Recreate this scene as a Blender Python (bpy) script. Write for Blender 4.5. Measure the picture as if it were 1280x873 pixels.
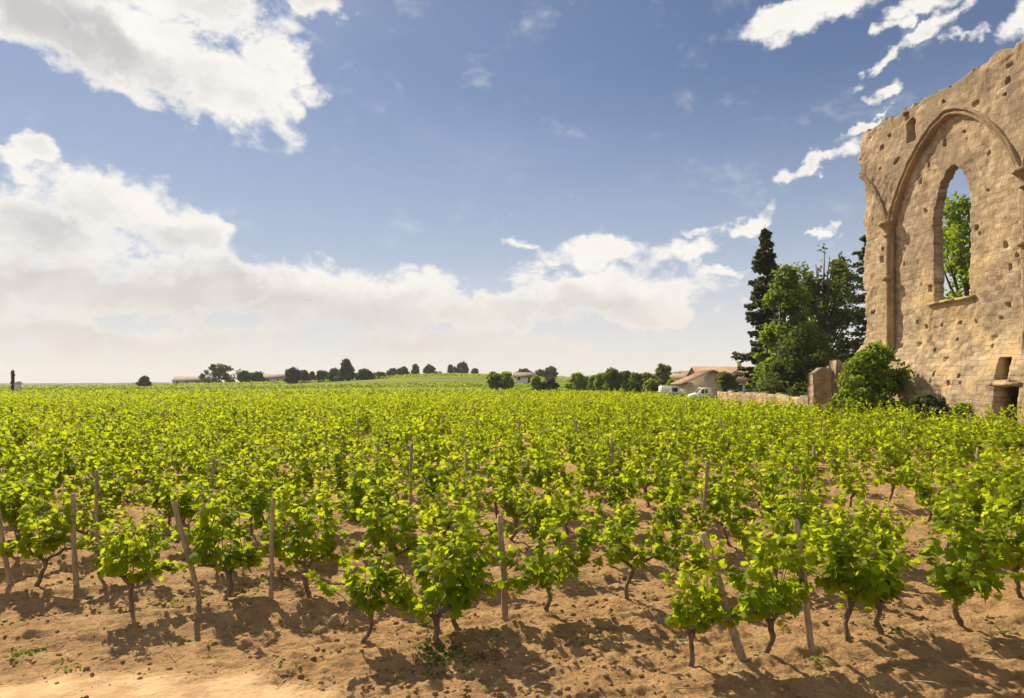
import bpy, math, random
import numpy as np
from mathutils import Vector

R = math.radians
S = bpy.context.scene
for o in list(bpy.data.objects):
    bpy.data.objects.remove(o)

# ------------------------------------------------------------------ camera
CAM_H = 2.3
cam = bpy.data.cameras.new('camera')
camo = bpy.data.objects.new('camera', cam)
S.collection.objects.link(camo)
camo.location = (0, 0, CAM_H)
camo.rotation_euler = (R(90), 0, 0)
cam.sensor_width = 36
cam.lens = 36 * 900 / 1280
cam.shift_y = 41.5 / 1280
cam.clip_start = 0.1
cam.clip_end = 20000
S.camera = camo
S.render.resolution_x, S.render.resolution_y = 1024, 698

# ------------------------------------------------------------------ light
SUN_AZ, SUN_EL = -34.0, 41.0        # azimuth from +Y, negative = to the left
S.view_settings.view_transform = 'Standard'
S.view_settings.look = 'None'
S.view_settings.exposure = 0.96
S.view_settings.gamma = 1
sl = bpy.data.lights.new('sun', 'SUN')
sl.energy = 5.0
sl.angle = R(0.6)
sl.color = (1.0, 0.86, 0.63)
so = bpy.data.objects.new('sun', sl)
S.collection.objects.link(so)
sd = Vector((math.sin(R(SUN_AZ)) * math.cos(R(SUN_EL)), math.cos(R(SUN_AZ)) * math.cos(R(SUN_EL)), math.sin(R(SUN_EL))))
so.rotation_euler = sd.to_track_quat('Z', 'Y').to_euler()
so.location = sd * 60

# ------------------------------------------------------------------ node helpers
class NT:
    def __init__(s, tree):
        s.t = tree
    def n(s, typ, inputs=None, **kw):
        nd = s.t.nodes.new(typ)
        for k, v in kw.items():
            setattr(nd, k, v)
        if inputs:
            for k, v in inputs.items():
                sock = nd.inputs[k]
                if isinstance(v, bpy.types.NodeSocket):
                    s.t.links.new(v, sock)
                else:
                    sock.default_value = v
        return nd
    def math(s, op, a, b=None, c=None, clamp=False):
        d = {0: a}
        if b is not None: d[1] = b
        if c is not None: d[2] = c
        return s.n('ShaderNodeMath', d, operation=op, use_clamp=clamp).outputs[0]
    def mix(s, f, a, b, blend='MIX'):
        nd = s.n('ShaderNodeMix', None, data_type='RGBA', blend_type=blend)
        for i, v in ((0, f), (6, a), (7, b)):
            if isinstance(v, bpy.types.NodeSocket): s.t.links.new(v, nd.inputs[i])
            else:
                if i and len(v) == 3: v = (*v, 1)
                nd.inputs[i].default_value = v
        return nd.outputs[2]
    def noise(s, vec, scale, detail=4, rough=0.55, dist=0.0, out=0):
        nd = s.n('ShaderNodeTexNoise', {'Scale': scale, 'Detail': detail, 'Roughness': rough, 'Distortion': dist})
        if vec is not None: s.t.links.new(vec, nd.inputs['Vector'])
        return nd.outputs[out]
    def ramp(s, f, stops, interp='LINEAR'):
        nd = s.n('ShaderNodeValToRGB', {0: f})
        cr = nd.color_ramp
        cr.interpolation = interp
        while len(cr.elements) < len(stops): cr.elements.new(0.5)
        for e, (p, c) in zip(cr.elements, stops):
            e.position = p
            if not isinstance(c, (tuple, list)): c = (c, c, c)
            e.color = (*c, 1) if len(c) == 3 else c
        return nd.outputs[0]
    def smooth(s, x, lo, hi, a=0.0, b=1.0):
        return s.n('ShaderNodeMapRange', {0: x, 1: lo, 2: hi, 3: a, 4: b}, interpolation_type='SMOOTHSTEP').outputs[0]

# ------------------------------------------------------------------ sky
W = bpy.data.worlds.new('World')
S.world = W
W.use_nodes = True
W.node_tree.nodes.clear()
N = NT(W.node_tree)
tc = N.n('ShaderNodeTexCoord').outputs['Generated']
sky = N.n('ShaderNodeTexSky', None, sky_type='NISHITA')
sky.sun_disc = False
sky.sun_elevation = R(SUN_EL)
sky.sun_rotation = R(SUN_AZ)
sky.air_density = 1.0; sky.dust_density = 0.25; sky.ozone_density = 1.2
sep = N.n('ShaderNodeSeparateXYZ', {0: tc})
dx, dy, dz = sep.outputs
az = N.math('ARCTAN2', dx, dy)
el = N.math('ARCSINE', dz)
p = N.n('ShaderNodeCombineXYZ', {0: az, 1: el, 2: 0.0}).outputs[0]
def vm(op, a, b, sc=None):
    d = {0: a}
    if b is not None: d[1] = b
    nd = N.n('ShaderNodeVectorMath', d, operation=op)
    if sc is not None: nd.inputs['Scale'].default_value = sc
    return nd.outputs[0]
# gentle warping of the cloud outlines
w1 = N.noise(p, 6.0, 3, 0.6, 0, out=1)
w1 = vm('SUBTRACT', w1, (0.5, 0.5, 0.5))
w1 = vm('MULTIPLY', w1, (0.07, 0.045, 0.0))
w2 = N.noise(p, 24.0, 4, 0.62, 0, out=1)
w2 = vm('SUBTRACT', w2, (0.5, 0.5, 0.5))
w2 = vm('MULTIPLY', w2, (0.075, 0.055, 0.0))
pw = vm('ADD', vm('ADD', p, w1), w2)
def to_ae(x, y):
    u, v = (x - 640) / 900, (478 - y) / 900
    a = math.atan(u)
    return a, math.atan(v * math.cos(a))
clouds = [ # x, y, rx, ry, turn, weight  (in the directions they are seen)
    (60, 5, 190, 62, -12, 1.1), (190, 55, 170, 62, -24, 1.1), (285, 110, 120, 50, -30, 1.0), (345, 85, 60, 42, -20, .95),
    (400, 0, 55, 24, 0, .8), (355, 140, 40, 20, -25, .7), (250, 5, 150, 40, 0, 1.0),
    (52, 182, 38, 22, 0, .85), (5, 200, 34, 22, 0, .7), (20, 218, 45, 10, 0, .6),
    (60, 290, 150, 66, 0, 1.1), (140, 262, 120, 52, -6, 1.05), (215, 290, 90, 34, -8, .9), (-60, 300, 120, 70, 0, 1.0),
    (60, 352, 260, 62, 0, 1.0), (270, 358, 260, 54, -3, 1.05), (450, 372, 230, 48, -5, 1.0), (560, 392, 200, 36, 0, .9),
    (740, 372, 170, 42, 0, 1.05), (810, 388, 130, 30, 0, .9), (650, 380, 120, 34, 0, .85),
    (742, 318, 75, 24, 4, .85), (660, 308, 36, 8, 0, .6), (856, 314, 56, 24, 6, .85), (860, 292, 34, 9, 10, .7), (930, 276, 48, 14, 18, .8),
    (890, 342, 40, 8, 0, .6), (1024, 206, 52, 12, 22, .85), (985, 222, 20, 12, 10, .75), (1072, 166, 34, 8, 18, .75),
    (1106, 122, 26, 14, 15, .75), (1106, 83, 38, 10, 26, .7),
    (1000, 18, 78, 26, 12, .9), (1055, 2, 60, 20, 0, .8), (1152, 46, 28, 11, 10, .75), (1195, 22, 50, 16, 25, .62), (1118, 30, 24, 12, 10, .6), (1272, 30, 26, 24, 20, .65), (1215, 48, 30, 10, -10, .6), (1160, 6, 60, 13, 0, .65), (1100, 40, 18, 9, 30, .6),
    (1020, 291, 27, 8, 6, .75), (150, 418, 420, 34, 0, .8), (560, 428, 300, 26, 0, .7), (-80, 380, 200, 60, 0, .9),
]
E = None
for (x, y, rx, ry, tn, wt) in clouds:
    a, e = to_ae(x, y)
    cs = math.cos(a) ** 2
    mp = N.n('ShaderNodeMapping', {0: pw, 1: (a, e, 0), 2: (0, 0, R(tn)), 3: (rx / 900 * cs * 1.15 + .004, ry / 900 * math.cos(a) * 1.15, 1)}, vector_type='TEXTURE').outputs[0]
    g = N.n('ShaderNodeTexGradient', {0: mp}, gradient_type='SPHERICAL').outputs[1]
    g = N.math('MULTIPLY', g, wt)
    E = g if E is None else N.math('SMOOTH_MAX', E, g, 0.12)
# unseen clouds behind and beside the camera, cover raised to add fill light
back = N.noise(vm('MULTIPLY', tc, (1, 1, 2.6)), 2.2, 5, 0.6)
aside = N.smooth(N.math('ABSOLUTE', az), 0.72, 1.1)
back = N.math('MULTIPLY', N.smooth(back, 0.42, 0.60), aside)
E = N.math('MAXIMUM', E, N.math('MULTIPLY', back, 0.8))
pst = vm('MULTIPLY', p, (1.0, 1.55, 1.0))
n1 = N.noise(pst, 11.0, 10, 0.64, 0.25)
soff = (-0.035, 0.05, 0.0)
n2 = N.noise(vm('ADD', pst, soff), 11.0, 7, 0.62, 0.25)
dens = N.math('ADD', E, N.math('MULTIPLY', N.math('SUBTRACT', n1, 0.5), N.smooth(E, 0.0, 0.22, 0.25, 2.1)))
alpha = N.smooth(dens, 0.12, 0.56)
thin = N.smooth(N.noise(vm('MULTIPLY', p, (1, 2.2, 1)), 1.7, 7, 0.6, 0.9), 0.50, 0.85, 0, 0.20)
low = N.smooth(el, 0.0, 0.20, 1.0, 0.0)
low = N.math('POWER', low, 1.3)
alpha2 = N.math('MAXIMUM', alpha, N.math('MULTIPLY', low, 0.86))
alpha2 = N.math('MAXIMUM', alpha2, thin)
# light and shade in the clouds: thick cores greyer, sides to the sun bright
core = N.smooth(dens, 0.36, 0.85)
lf = N.noise(vm('ADD', pst, (3.1, 1.7, 0.0)), 4.2, 5, 0.55, 0.3)
rel = N.smooth(N.math('ADD', N.math('SUBTRACT', n2, n1), N.math('MULTIPLY', N.math('SUBTRACT', lf, 0.47), 1.3)), -0.10, 0.26)
grey = N.math('MULTIPLY', core, rel)
G = None                                    # shaded undersides of the large cumulus
for (x, y, rx, ry, tn) in ((40, 350, 210, 46, 0), (55, 280, 70, 34, 0), (200, 300, 60, 20, 0), (400, 388, 280, 36, -2), (250, 360, 150, 40, 0), (700, 388, 150, 30, 0), (150, 60, 120, 26, -28), (60, 30, 90, 30, -20), (100, 425, 300, 22, 0), (500, 430, 300, 20, 0)):
    a, e = to_ae(x, y)
    mp = N.n('ShaderNodeMapping', {0: pw, 1: (a, e, 0), 2: (0, 0, R(tn)), 3: (rx / 900 * 1.1, ry / 900 * 1.1, 1)}, vector_type='TEXTURE').outputs[0]
    g = N.n('ShaderNodeTexGradient', {0: mp}, gradient_type='SPHERICAL').outputs[1]
    G = g if G is None else N.math('MAXIMUM', G, g)
G = N.math('MULTIPLY', N.smooth(N.math('ADD', G, N.math('MULTIPLY', N.math('SUBTRACT', n1, 0.5), 1.1)), -0.05, 0.80), N.smooth(dens, 0.2, 0.7))
grey = N.math('ADD', N.math('MULTIPLY', grey, 0.45), N.math('MULTIPLY', G, N.smooth(lf, 0.34, 0.60, 0.95, 0.38)), clamp=True)
lowband = N.smooth(el, 0.03, 0.16, 1.0, 0.0)
lowcol = N.mix(N.noise(vm('MULTIPLY', p, (1.0, 6.0, 1.0)), 2.8, 4, 0.5), (5.6, 5.15, 4.9), (7.4, 6.75, 6.05))
ccol = N.mix(N.math('MULTIPLY', grey, 1.0), (8.2, 7.9, 7.5), (4.8, 4.6, 4.7))
ccol = N.mix(N.math('MULTIPLY', lowband, 0.6), ccol, lowcol)
skyc = N.mix(1.0, sky.outputs[0], (0.46, 0.50, 0.60), 'MULTIPLY')
skyc = N.mix(N.smooth(az, -0.55, 0.45, 0.35, 0.0), skyc, (3.0, 3.7, 5.0))
skyhaze = N.mix(N.smooth(el, 0.05, 0.42, 0.72, 0.0), skyc, (4.3, 4.9, 6.0))
col = N.mix(alpha2, skyhaze, ccol)
bg = N.n('ShaderNodeBackground', {0: col, 1: 0.062})
out = N.n('ShaderNodeOutputWorld', {0: bg.outputs[0]})
W.cycles.sampling_method = 'MANUAL'
W.cycles.sample_map_resolution = 512

# ------------------------------------------------------------------ numpy noise
def _hash(ix, iy, iz, seed):
    h = (ix.astype(np.int64) * 374761393 + iy.astype(np.int64) * 668265263 + iz.astype(np.int64) * 2147483647 + seed * 1442695041) & 0xffffffff
    h = ((h ^ (h >> 13)) * 1274126177) & 0xffffffff
    h = (h ^ (h >> 16)) & 0xffffffff
    return h / 4294967295.0
def vnoise(x, y, z=None, seed=0):
    x = np.asarray(x, float); y = np.asarray(y, float)
    z = np.zeros_like(x) if z is None else z
    x0, y0, z0 = np.floor(x), np.floor(y), np.floor(z)
    fx, fy, fz = x - x0, y - y0, z - z0
    fx, fy, fz = [f * f * f * (f * (f * 6 - 15) + 10) for f in (fx, fy, fz)]
    r = 0
    flat = not np.any(fz)
    for k in ((0,) if flat else (0, 1)):
        wz = (1 - fz) if k == 0 else fz
        for j in (0, 1):
            wy = fy if j else 1 - fy
            for i in (0, 1):
                wx = fx if i else 1 - fx
                r = r + _hash(x0 + i, y0 + j, z0 + k, seed) * wx * wy * wz
    return r * 2 - 1
def fbm(x, y, z=None, oct=4, seed=0, gain=0.5):
    a, s, r = 1.0, 1.0, 0
    for o in range(oct):
        r = r + a * vnoise(x * s, y * s, None if z is None else z * s, seed + o * 17)
        a *= gain; s *= 2.03
    return r
def sstep(x, a, b):
    t = np.clip((x - a) / (b - a), 0, 1)
    return t * t * (3 - 2 * t)

# ------------------------------------------------------------------ mesh builder
class MB:
    def __init__(s):
        s.v = []; s.n = 0; s.f = {}; s.a = []
    def add(s, V, faces, tint=0.5):
        V = np.asarray(V, float).reshape(-1, 3)
        s.v.append(V)
        if not isinstance(faces, (list, tuple)) or (len(faces) and not isinstance(faces[0], np.ndarray)):
            faces = [np.asarray(faces)]
        for F in faces:
            if len(F): s.f.setdefault(F.shape[1], []).append(F + s.n)
        s.a.append(np.broadcast_to(np.asarray(tint, float), (len(V),)).copy())
        s.n += len(V)
    def arrays(s):
        return np.concatenate(s.v), {k: np.concatenate(v) for k, v in s.f.items()}, np.concatenate(s.a)
    def mesh(s, name, mat, smooth=False):
        V, F, A = s.arrays()
        return np_mesh(name, V, F, A, mat, smooth)
    def tube(s, pts, rad, k=7, tint=0.5, rough=0.0, seed=0, cap=True):
        pts = np.asarray(pts, float); m = len(pts)
        rad = np.broadcast_to(np.asarray(rad, float), (m,))
        t = np.gradient(pts, axis=0)
        t /= np.linalg.norm(t, axis=1, keepdims=True) + 1e-9
        ref = np.array([0.0, 0.0, 1.0]) if abs(t[:, 2]).mean() < 0.8 else np.array([1.0, 0.1, 0.0])
        a = np.cross(t, ref); a /= np.linalg.norm(a, axis=1, keepdims=True) + 1e-9
        b = np.cross(t, a)
        th = np.linspace(0, 2 * np.pi, k, endpoint=False)
        rr = rad[:, None] * np.ones(k)[None]
        if rough:
            ii, jj = np.meshgrid(np.arange(m), np.arange(k), indexing='ij')
            rr = rr * (1 + rough * (_hash(ii, jj, ii * 0, seed + 5) * 2 - 1))
        V = pts[:, None] + rr[..., None] * (np.cos(th)[None, :, None] * a[:, None] + np.sin(th)[None, :, None] * b[:, None])
        i = np.arange(m - 1)[:, None]; j = np.arange(k)[None]
        F = np.stack([i * k + j, i * k + (j + 1) % k, (i + 1) * k + (j + 1) % k, (i + 1) * k + j], -1).reshape(-1, 4)
        fs = [F]
        if cap: fs.append(np.arange(k)[None] + (m - 1) * k); fs.append(np.arange(k)[::-1][None])
        s.add(V.reshape(-1, 3), fs, tint)
    def box(s, lo, hi, tint=0.5, M=None):
        x0, y0, z0 = lo; x1, y1, z1 = hi
        V = np.array([(x, y, z) for z in (z0, z1) for y in (y0, y1) for x in (x0, x1)], float)
        if M is not None: V = M(V)
        F = np.array([(0, 2, 3, 1), (4, 5, 7, 6), (0, 1, 5, 4), (2, 6, 7, 3), (0, 4, 6, 2), (1, 3, 7, 5)])
        s.add(V, [F], tint)

def np_mesh(name, V, F, A, mat, smooth=False):
    me = bpy.data.meshes.new(name)
    me.vertices.add(len(V)); me.vertices.foreach_set('co', V.astype(np.float32).ravel())
    loops = np.concatenate([f.ravel() for f in F.values()])
    sizes = np.concatenate([np.full(len(f), k) for k, f in F.items()])
    me.loops.add(len(loops)); me.loops.foreach_set('vertex_index', loops.astype(np.int32))
    me.polygons.add(len(sizes))
    st = np.concatenate([[0], np.cumsum(sizes)[:-1]])
    me.polygons.foreach_set('loop_start', st.astype(np.int32))
    me.update(calc_edges=True)
    if smooth: me.polygons.foreach_set('use_smooth', np.ones(len(sizes), bool))
    at = me.attributes.new('tint', 'FLOAT', 'POINT'); at.data.foreach_set('value', A.astype(np.float32))
    me.materials.append(mat)
    me.validate()
    return me

def link(name, me, parent=None, loc=(0, 0, 0), rz=0.0, sc=None):
    o = bpy.data.objects.new(name, me)
    S.collection.objects.link(o)
    o.location = loc; o.rotation_euler = (0, 0, rz)
    if sc is not None: o.scale = sc if isinstance(sc, tuple) else (sc, sc, sc)
    if parent: o.parent = parent
    return o
def tag(o, label=None, cat=None, group=None, kind=None):
    if label: o['label'] = label
    if cat: o['category'] = cat
    if group: o['group'] = group
    if kind: o['kind'] = kind
    return o

# leaf templates: (verts (x across, y along, z up), face lists)
def tpl_vine():
    h = [(0, 0.02), (.2, -.14), (.46, -.02), (.40, .14), (.60, .38), (.40, .46), (.36, .72), (.16, .70), (0, 1.0)]
    pts = h + [(-x, y) for x, y in h[1:-1][::-1]]
    V = np.array([(x, y, -0.28 * abs(x) - 0.16 * max(0, y - .4)) for x, y in pts] + [(0, .36, .06)])
    c = len(pts)
    F = np.array([(i, (i + 1) % c, c) for i in range(c)])
    return V, [F]
def tpl_hex():
    V = np.array([(0, 0, 0), (.5, .25, -.12), (.42, .72, -.16), (0, 1, -.1), (-.42, .72, -.16), (-.5, .25, -.12)], float)
    return V, [np.array([(0, 1, 2, 3), (0, 3, 4, 5)])]
def tpl_quad():
    V = np.array([(0, 0, 0), (.5, .45, -.1), (0, 1, 0), (-.5, .45, -.1)], float)
    return V, [np.array([(0, 1, 2, 3)])]
TPL = {0: tpl_vine(), 1: tpl_hex(), 2: tpl_quad()}
def leaves(mb, P, D, Nn, size, tint, lod):
    """P base points, D pointing direction, Nn upper-side normal"""
    T, Fs = TPL[lod]
    D = D / (np.linalg.norm(D, axis=1, keepdims=True) + 1e-9)
    X = np.cross(D, Nn); X /= np.linalg.norm(X, axis=1, keepdims=True) + 1e-9
    Z = np.cross(X, D)
    V = P[:, None] + size[:, None, None] * (T[None, :, 0:1] * X[:, None] + T[None, :, 1:2] * D[:, None] + T[None, :, 2:3] * Z[:, None])
    n, m = len(P), len(T)
    off = (np.arange(n) * m)[:, None, None]
    mb.add(V.reshape(-1, 3), [(f[None] + off).reshape(-1, f.shape[1]) for f in Fs], np.repeat(tint, m))

# ------------------------------------------------------------------ materials
def new_mat(name):
    m = bpy.data.materials.new(name); m.use_nodes = True
    m.node_tree.nodes.clear()
    return m, NT(m.node_tree)
def leaf_mat(name, dark, mid, light, transl=0.45, tcol=(0.35, 0.5, 0.03), rough=0.6, spec=0.15):
    m, n = new_mat(name)
    a = n.n('ShaderNodeAttribute', None, attribute_name='tint').outputs['Fac']
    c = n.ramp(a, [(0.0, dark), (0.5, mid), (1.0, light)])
    geo = n.n('ShaderNodeNewGeometry')
    ns = n.noise(geo.outputs['Position'], 35, 3)
    c = n.mix(n.smooth(ns, 0.3, 0.7, 0, .35), c, (0.8, 0.86, 0.7), 'MULTIPLY')
    pb = n.n('ShaderNodeBsdfPrincipled', {'Base Color': c, 'Roughness': rough, 'Specular IOR Level': spec})
    tcc = n.mix(0.5, c, (*tcol, 1), 'MIX')
    tr = n.n('ShaderNodeBsdfTranslucent', {0: tcc})
    mx = n.n('ShaderNodeMixShader', {0: transl, 1: pb.outputs[0], 2: tr.outputs[0]})
    n.n('ShaderNodeOutputMaterial', {0: mx.outputs[0]})
    return m
M = {}
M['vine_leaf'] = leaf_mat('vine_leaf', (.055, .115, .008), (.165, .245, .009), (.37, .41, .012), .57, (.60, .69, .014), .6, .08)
M['tree_leaf'] = leaf_mat('tree_leaf', (.032, .050, .010), (.075, .105, .018), (.14, .17, .022), .42, (.25, .31, .02))
M['bright_leaf'] = leaf_mat('bright_leaf', (.055, .10, .01), (.13, .20, .015), (.24, .31, .02), .48, (.42, .52, .02))
M['conifer_leaf'] = leaf_mat('conifer_leaf', (.022, .034, .012), (.050, .066, .022), (.09, .105, .035), .32, (.15, .18, .04))
M['dark_leaf'] = leaf_mat('dark_leaf', (.022, .036, .012), (.045, .068, .02), (.08, .105, .03), .32, (.12, .17, .03))
M['weed_leaf'] = leaf_mat('weed_leaf', (.06, .09, .02), (.11, .15, .03), (.26, .25, .08), .4, (.3, .36, .05))

def bark_mat(name, c1, c2, scale=30, bump=0.6):
    m, n = new_mat(name)
    tcn = n.n('ShaderNodeTexCoord').outputs['Object']
    v = n.n('ShaderNodeMapping', {0: tcn, 3: (1, 1, 0.18)}).outputs[0]
    a = n.noise(v, scale, 6, .65, .4)
    b = n.noise(tcn, scale * .15, 3)
    f = n.math('ADD', n.math('MULTIPLY', a, .75), n.math('MULTIPLY', b, .35))
    c = n.ramp(f, [(0.35, c1), (0.7, c2)])
    bp = n.n('ShaderNodeBump', {'Height': a, 'Strength': bump, 'Distance': 0.02})
    pb = n.n('ShaderNodeBsdfPrincipled', {'Base Color': c, 'Roughness': .9, 'Normal': bp.outputs[0], 'Specular IOR Level': .2})
    n.n('ShaderNodeOutputMaterial', {0: pb.outputs[0]})
    return m
M['vine_bark'] = bark_mat('vine_bark', (.05, .034, .022), (.24, .165, .105), 45)
M['cane'] = bark_mat('cane', (.10, .12, .03), (.22, .20, .06), 60, .2)
M['post_wood'] = bark_mat('post_wood', (.13, .09, .06), (.46, .35, .23), 40, .7)
M['tree_bark'] = bark_mat('tree_bark', (.03, .023, .018), (.12, .09, .065), 12)

# row geometry of the vineyard
ROW_A = R(24.0)
UX, UY = math.cos(ROW_A), math.sin(ROW_A)
def row_xy(u, nn): return u * UX - nn * UY, u * UY + nn * UX
ROW0, ROW_STEP = 4.65, 1.62

def soil_mat():
    m, n = new_mat('soil')
    pos = n.n('ShaderNodeNewGeometry').outputs['Position']
    big = n.noise(pos, .35, 4, .6)
    med = n.noise(pos, 3.2, 6, .65)
    fin = n.noise(pos, 38, 5, .7)
    grit = n.noise(pos, 160, 3, .7)
    c = n.ramp(med, [(.34, (.27, .14, .058)), (.5, (.50, .285, .125)), (.64, (.62, .395, .19))])
    c = n.mix(n.smooth(big, .4, .65, 0, .5), c, (.52, .33, .165))
    c = n.mix(n.smooth(fin, .35, .7, .0, .55), c, (.60, .41, .22))
    c = n.mix(n.smooth(grit, .62, .72, .0, .6), c, (.66, .52, .36))
    c = n.mix(n.smooth(fin, .42, .30, .0, .5), c, (.22, .12, .06))
    # trodden, paler track
    a = n.n('ShaderNodeAttribute', None, attribute_name='tint').outputs['Fac']
    tr = n.mix(n.smooth(med, .38, .62), (.42, .27, .145), (.56, .385, .22))
    c = n.mix(a, c, tr)
    vor = n.n('ShaderNodeTexVoronoi', {'Vector': pos, 'Scale': 22.0, 'Randomness': 1.0}, feature='SMOOTH_F1').outputs[0]
    h = n.math('ADD', n.math('MULTIPLY', fin, 1.3), n.math('MULTIPLY', grit, .5))
    h = n.math('ADD', h, n.math('MULTIPLY', vor, .8))
    h = n.math('ADD', h, n.math('MULTIPLY', med, 1.5))
    bs = n.math('SUBTRACT', 1.0, n.math('MULTIPLY', a, .6))
    bp = n.n('ShaderNodeBump', {'Height': h, 'Strength': bs, 'Distance': 0.06})
    pb = n.n('ShaderNodeBsdfPrincipled', {'Base Color': c, 'Roughness': .95, 'Normal': bp.outputs[0], 'Specular IOR Level': .12})
    n.n('ShaderNodeOutputMaterial', {0: pb.outputs[0]})
    return m
M['soil'] = soil_mat()
def field_mat():
    m, n = new_mat('field')
    pos = n.n('ShaderNodeNewGeometry').outputs['Position']
    v = n.n('ShaderNodeMapping', {0: pos, 3: (.006, .014, 1)}).outputs[0]
    a = n.noise(v, 1.0, 2, .5)
    vo = n.n('ShaderNodeTexVoronoi', {'Vector': v, 'Scale': 1.6}, feature='F1').outputs['Color']
    hs = n.n('ShaderNodeSeparateColor', {0: vo}).outputs[0]
    c = n.ramp(hs, [(.0, (.13, .16, .01)), (.35, (.21, .25, .012)), (.6, (.11, .14, .012)), (.85, (.30, .32, .015)), (1, (.26, .28, .02))])
    f = n.noise(pos, .8, 6, .7)
    c = n.mix(n.smooth(f, .35, .65, 0, .6), c, (.5, .55, .4), 'MULTIPLY')
    bp = n.n('ShaderNodeBump', {'Height': f, 'Strength': 1.0, 'Distance': 1.2})
    pb = n.n('ShaderNodeBsdfPrincipled', {'Base Color': c, 'Roughness': .9, 'Normal': bp.outputs[0], 'Specular IOR Level': .1})
    n.n('ShaderNodeOutputMaterial', {0: pb.outputs[0]})
    return m
M['field'] = field_mat()
def hill_mat():
    m, n = new_mat('hill')
    pos = n.n('ShaderNodeNewGeometry').outputs['Position']
    f = n.noise(pos, .012, 5, .6)
    c = n.ramp(f, [(.4, (.05, .075, .03)), (.6, (.12, .15, .05))])
    pb = n.n('ShaderNodeBsdfPrincipled', {'Base Color': c, 'Roughness': 1.0, 'Specular IOR Level': 0.0})
    n.n('ShaderNodeOutputMaterial', {0: pb.outputs[0]})
    return m
M['hill'] = hill_mat()

def stone_mat(name, base=((.30, .19, .10), (.46, .31, .17), (.60, .44, .27)), bricks=True, dark=.6, swap=True):
    m, n = new_mat(name)
    oc = n.n('ShaderNodeTexCoord').outputs['Object']
    sp = n.n('ShaderNodeSeparateXYZ', {0: oc})
    # masonry plane: along the wall = y, up = z
    wob = n.noise(oc, .9, 3, .6, 0, out=1)
    wv = n.n('ShaderNodeVectorMath', {0: wob, 1: (.5, .5, .5)}, operation='SUBTRACT').outputs[0]
    wv = n.n('ShaderNodeVectorMath', {0: wv, 1: (.30, .30, .30)}, operation='MULTIPLY').outputs[0]
    pl = n.n('ShaderNodeCombineXYZ', {0: sp.outputs[1] if swap else sp.outputs[0], 1: sp.outputs[2], 2: 0.0}).outputs[0]
    pl = n.n('ShaderNodeVectorMath', {0: pl, 1: wv}, operation='ADD').outputs[0]
    br = n.n('ShaderNodeTexBrick', {'Vector': pl, 'Color1': (0, 0, 0, 1), 'Color2': (1, 1, 1, 1), 'Mortar': (.5, .5, .5, 1), 'Scale': 1.0, 'Mortar Size': .016, 'Mortar Smooth': .6, 'Bias': 0.0, 'Brick Width': .40, 'Row Height': .215}, offset=.43, squash=1.25, squash_frequency=3)
    bc = n.n('ShaderNodeSeparateColor', {0: br.outputs[0]}).outputs[0]
    big = n.noise(oc, .32, 5, .62, .3)
    med = n.noise(oc, 2.2, 6, .7)
    fin = n.noise(oc, 14, 5, .7)
    f = n.math('ADD', n.math('MULTIPLY', med, .65), n.math('MULTIPLY', n.math('SUBTRACT', bc, .5), -.20 if bricks else .04))
    f = n.math('ADD', f, n.math('MULTIPLY', big, .4))
    c = n.ramp(f, [(.34, base[0]), (.53, base[1]), (.74, base[2])])
    # iron-stained warm patches low down, grey lichen higher up
    zz = sp.outputs[2]
    warm = n.math('MULTIPLY', n.smooth(n.noise(oc, .5, 4, .6, .2), .45, .62), n.smooth(zz, 3, 12, .75, .15))
    c = n.mix(warm, c, (.54, .385, .20))
    grey = n.math('MULTIPLY', n.smooth(n.noise(oc, .28, 6, .7, .5), .42, .60), n.smooth(zz, 3.0, 13.0, .25, dark + .25))
    c = n.mix(grey, c, (.20, .15, .11))
    # rain streaks running down the face
    st = n.n('ShaderNodeVectorMath', {0: oc, 1: (1.0, 2.2, .16)}, operation='MULTIPLY').outputs[0]
    streak = n.math('MULTIPLY', n.smooth(n.noise(st, 1.6, 5, .65), .52, .72), n.smooth(zz, 2.0, 12.0, .15, .5))
    c = n.mix(streak, c, (.24, .17, .12))
    speck = n.smooth(n.noise(oc, 4.5, 6, .78), .57, .68, 0, .7)
    c = n.mix(speck, c, (.15, .095, .055))
    pale = n.smooth(n.noise(oc, 9.5, 4, .7, .2), .62, .72, 0, .45)
    c = n.mix(pale, c, (.66, .54, .38))
    if bricks:
        c = n.mix(n.math('MULTIPLY', br.outputs[1], n.smooth(n.noise(oc, .8, 3), .4, .62, .0, .42)), c, (.25, .17, .10))
    h = n.math('ADD', n.math('MULTIPLY', fin, .5), n.math('MULTIPLY', med, .9))
    if bricks: h = n.math('SUBTRACT', h, n.math('MULTIPLY', n.math('MULTIPLY', br.outputs[1], n.smooth(big, .38, .6, .1, 1)), .38))
    if bricks: h = n.math('ADD', h, n.math('MULTIPLY', bc, .10))
    bp = n.n('ShaderNodeBump', {'Height': h, 'Strength': .85, 'Distance': .09})
    pb = n.n('ShaderNodeBsdfPrincipled', {'Base Color': c, 'Roughness': .93, 'Normal': bp.outputs[0], 'Specular IOR Level': .15})
    n.n('ShaderNodeOutputMaterial', {0: pb.outputs[0]})
    return m
M['stone'] = stone_mat('stone', ((.16, .115, .075), (.34, .255, .17), (.53, .42, .29)))
M['stone_rough'] = stone_mat('stone_rough', ((.14, .105, .072), (.25, .19, .13), (.37, .295, .21)), True, .3, False)
M['stone_trim'] = stone_mat('stone_trim', ((.13, .09, .055), (.25, .175, .105), (.40, .295, .18)), False, .5)
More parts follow.
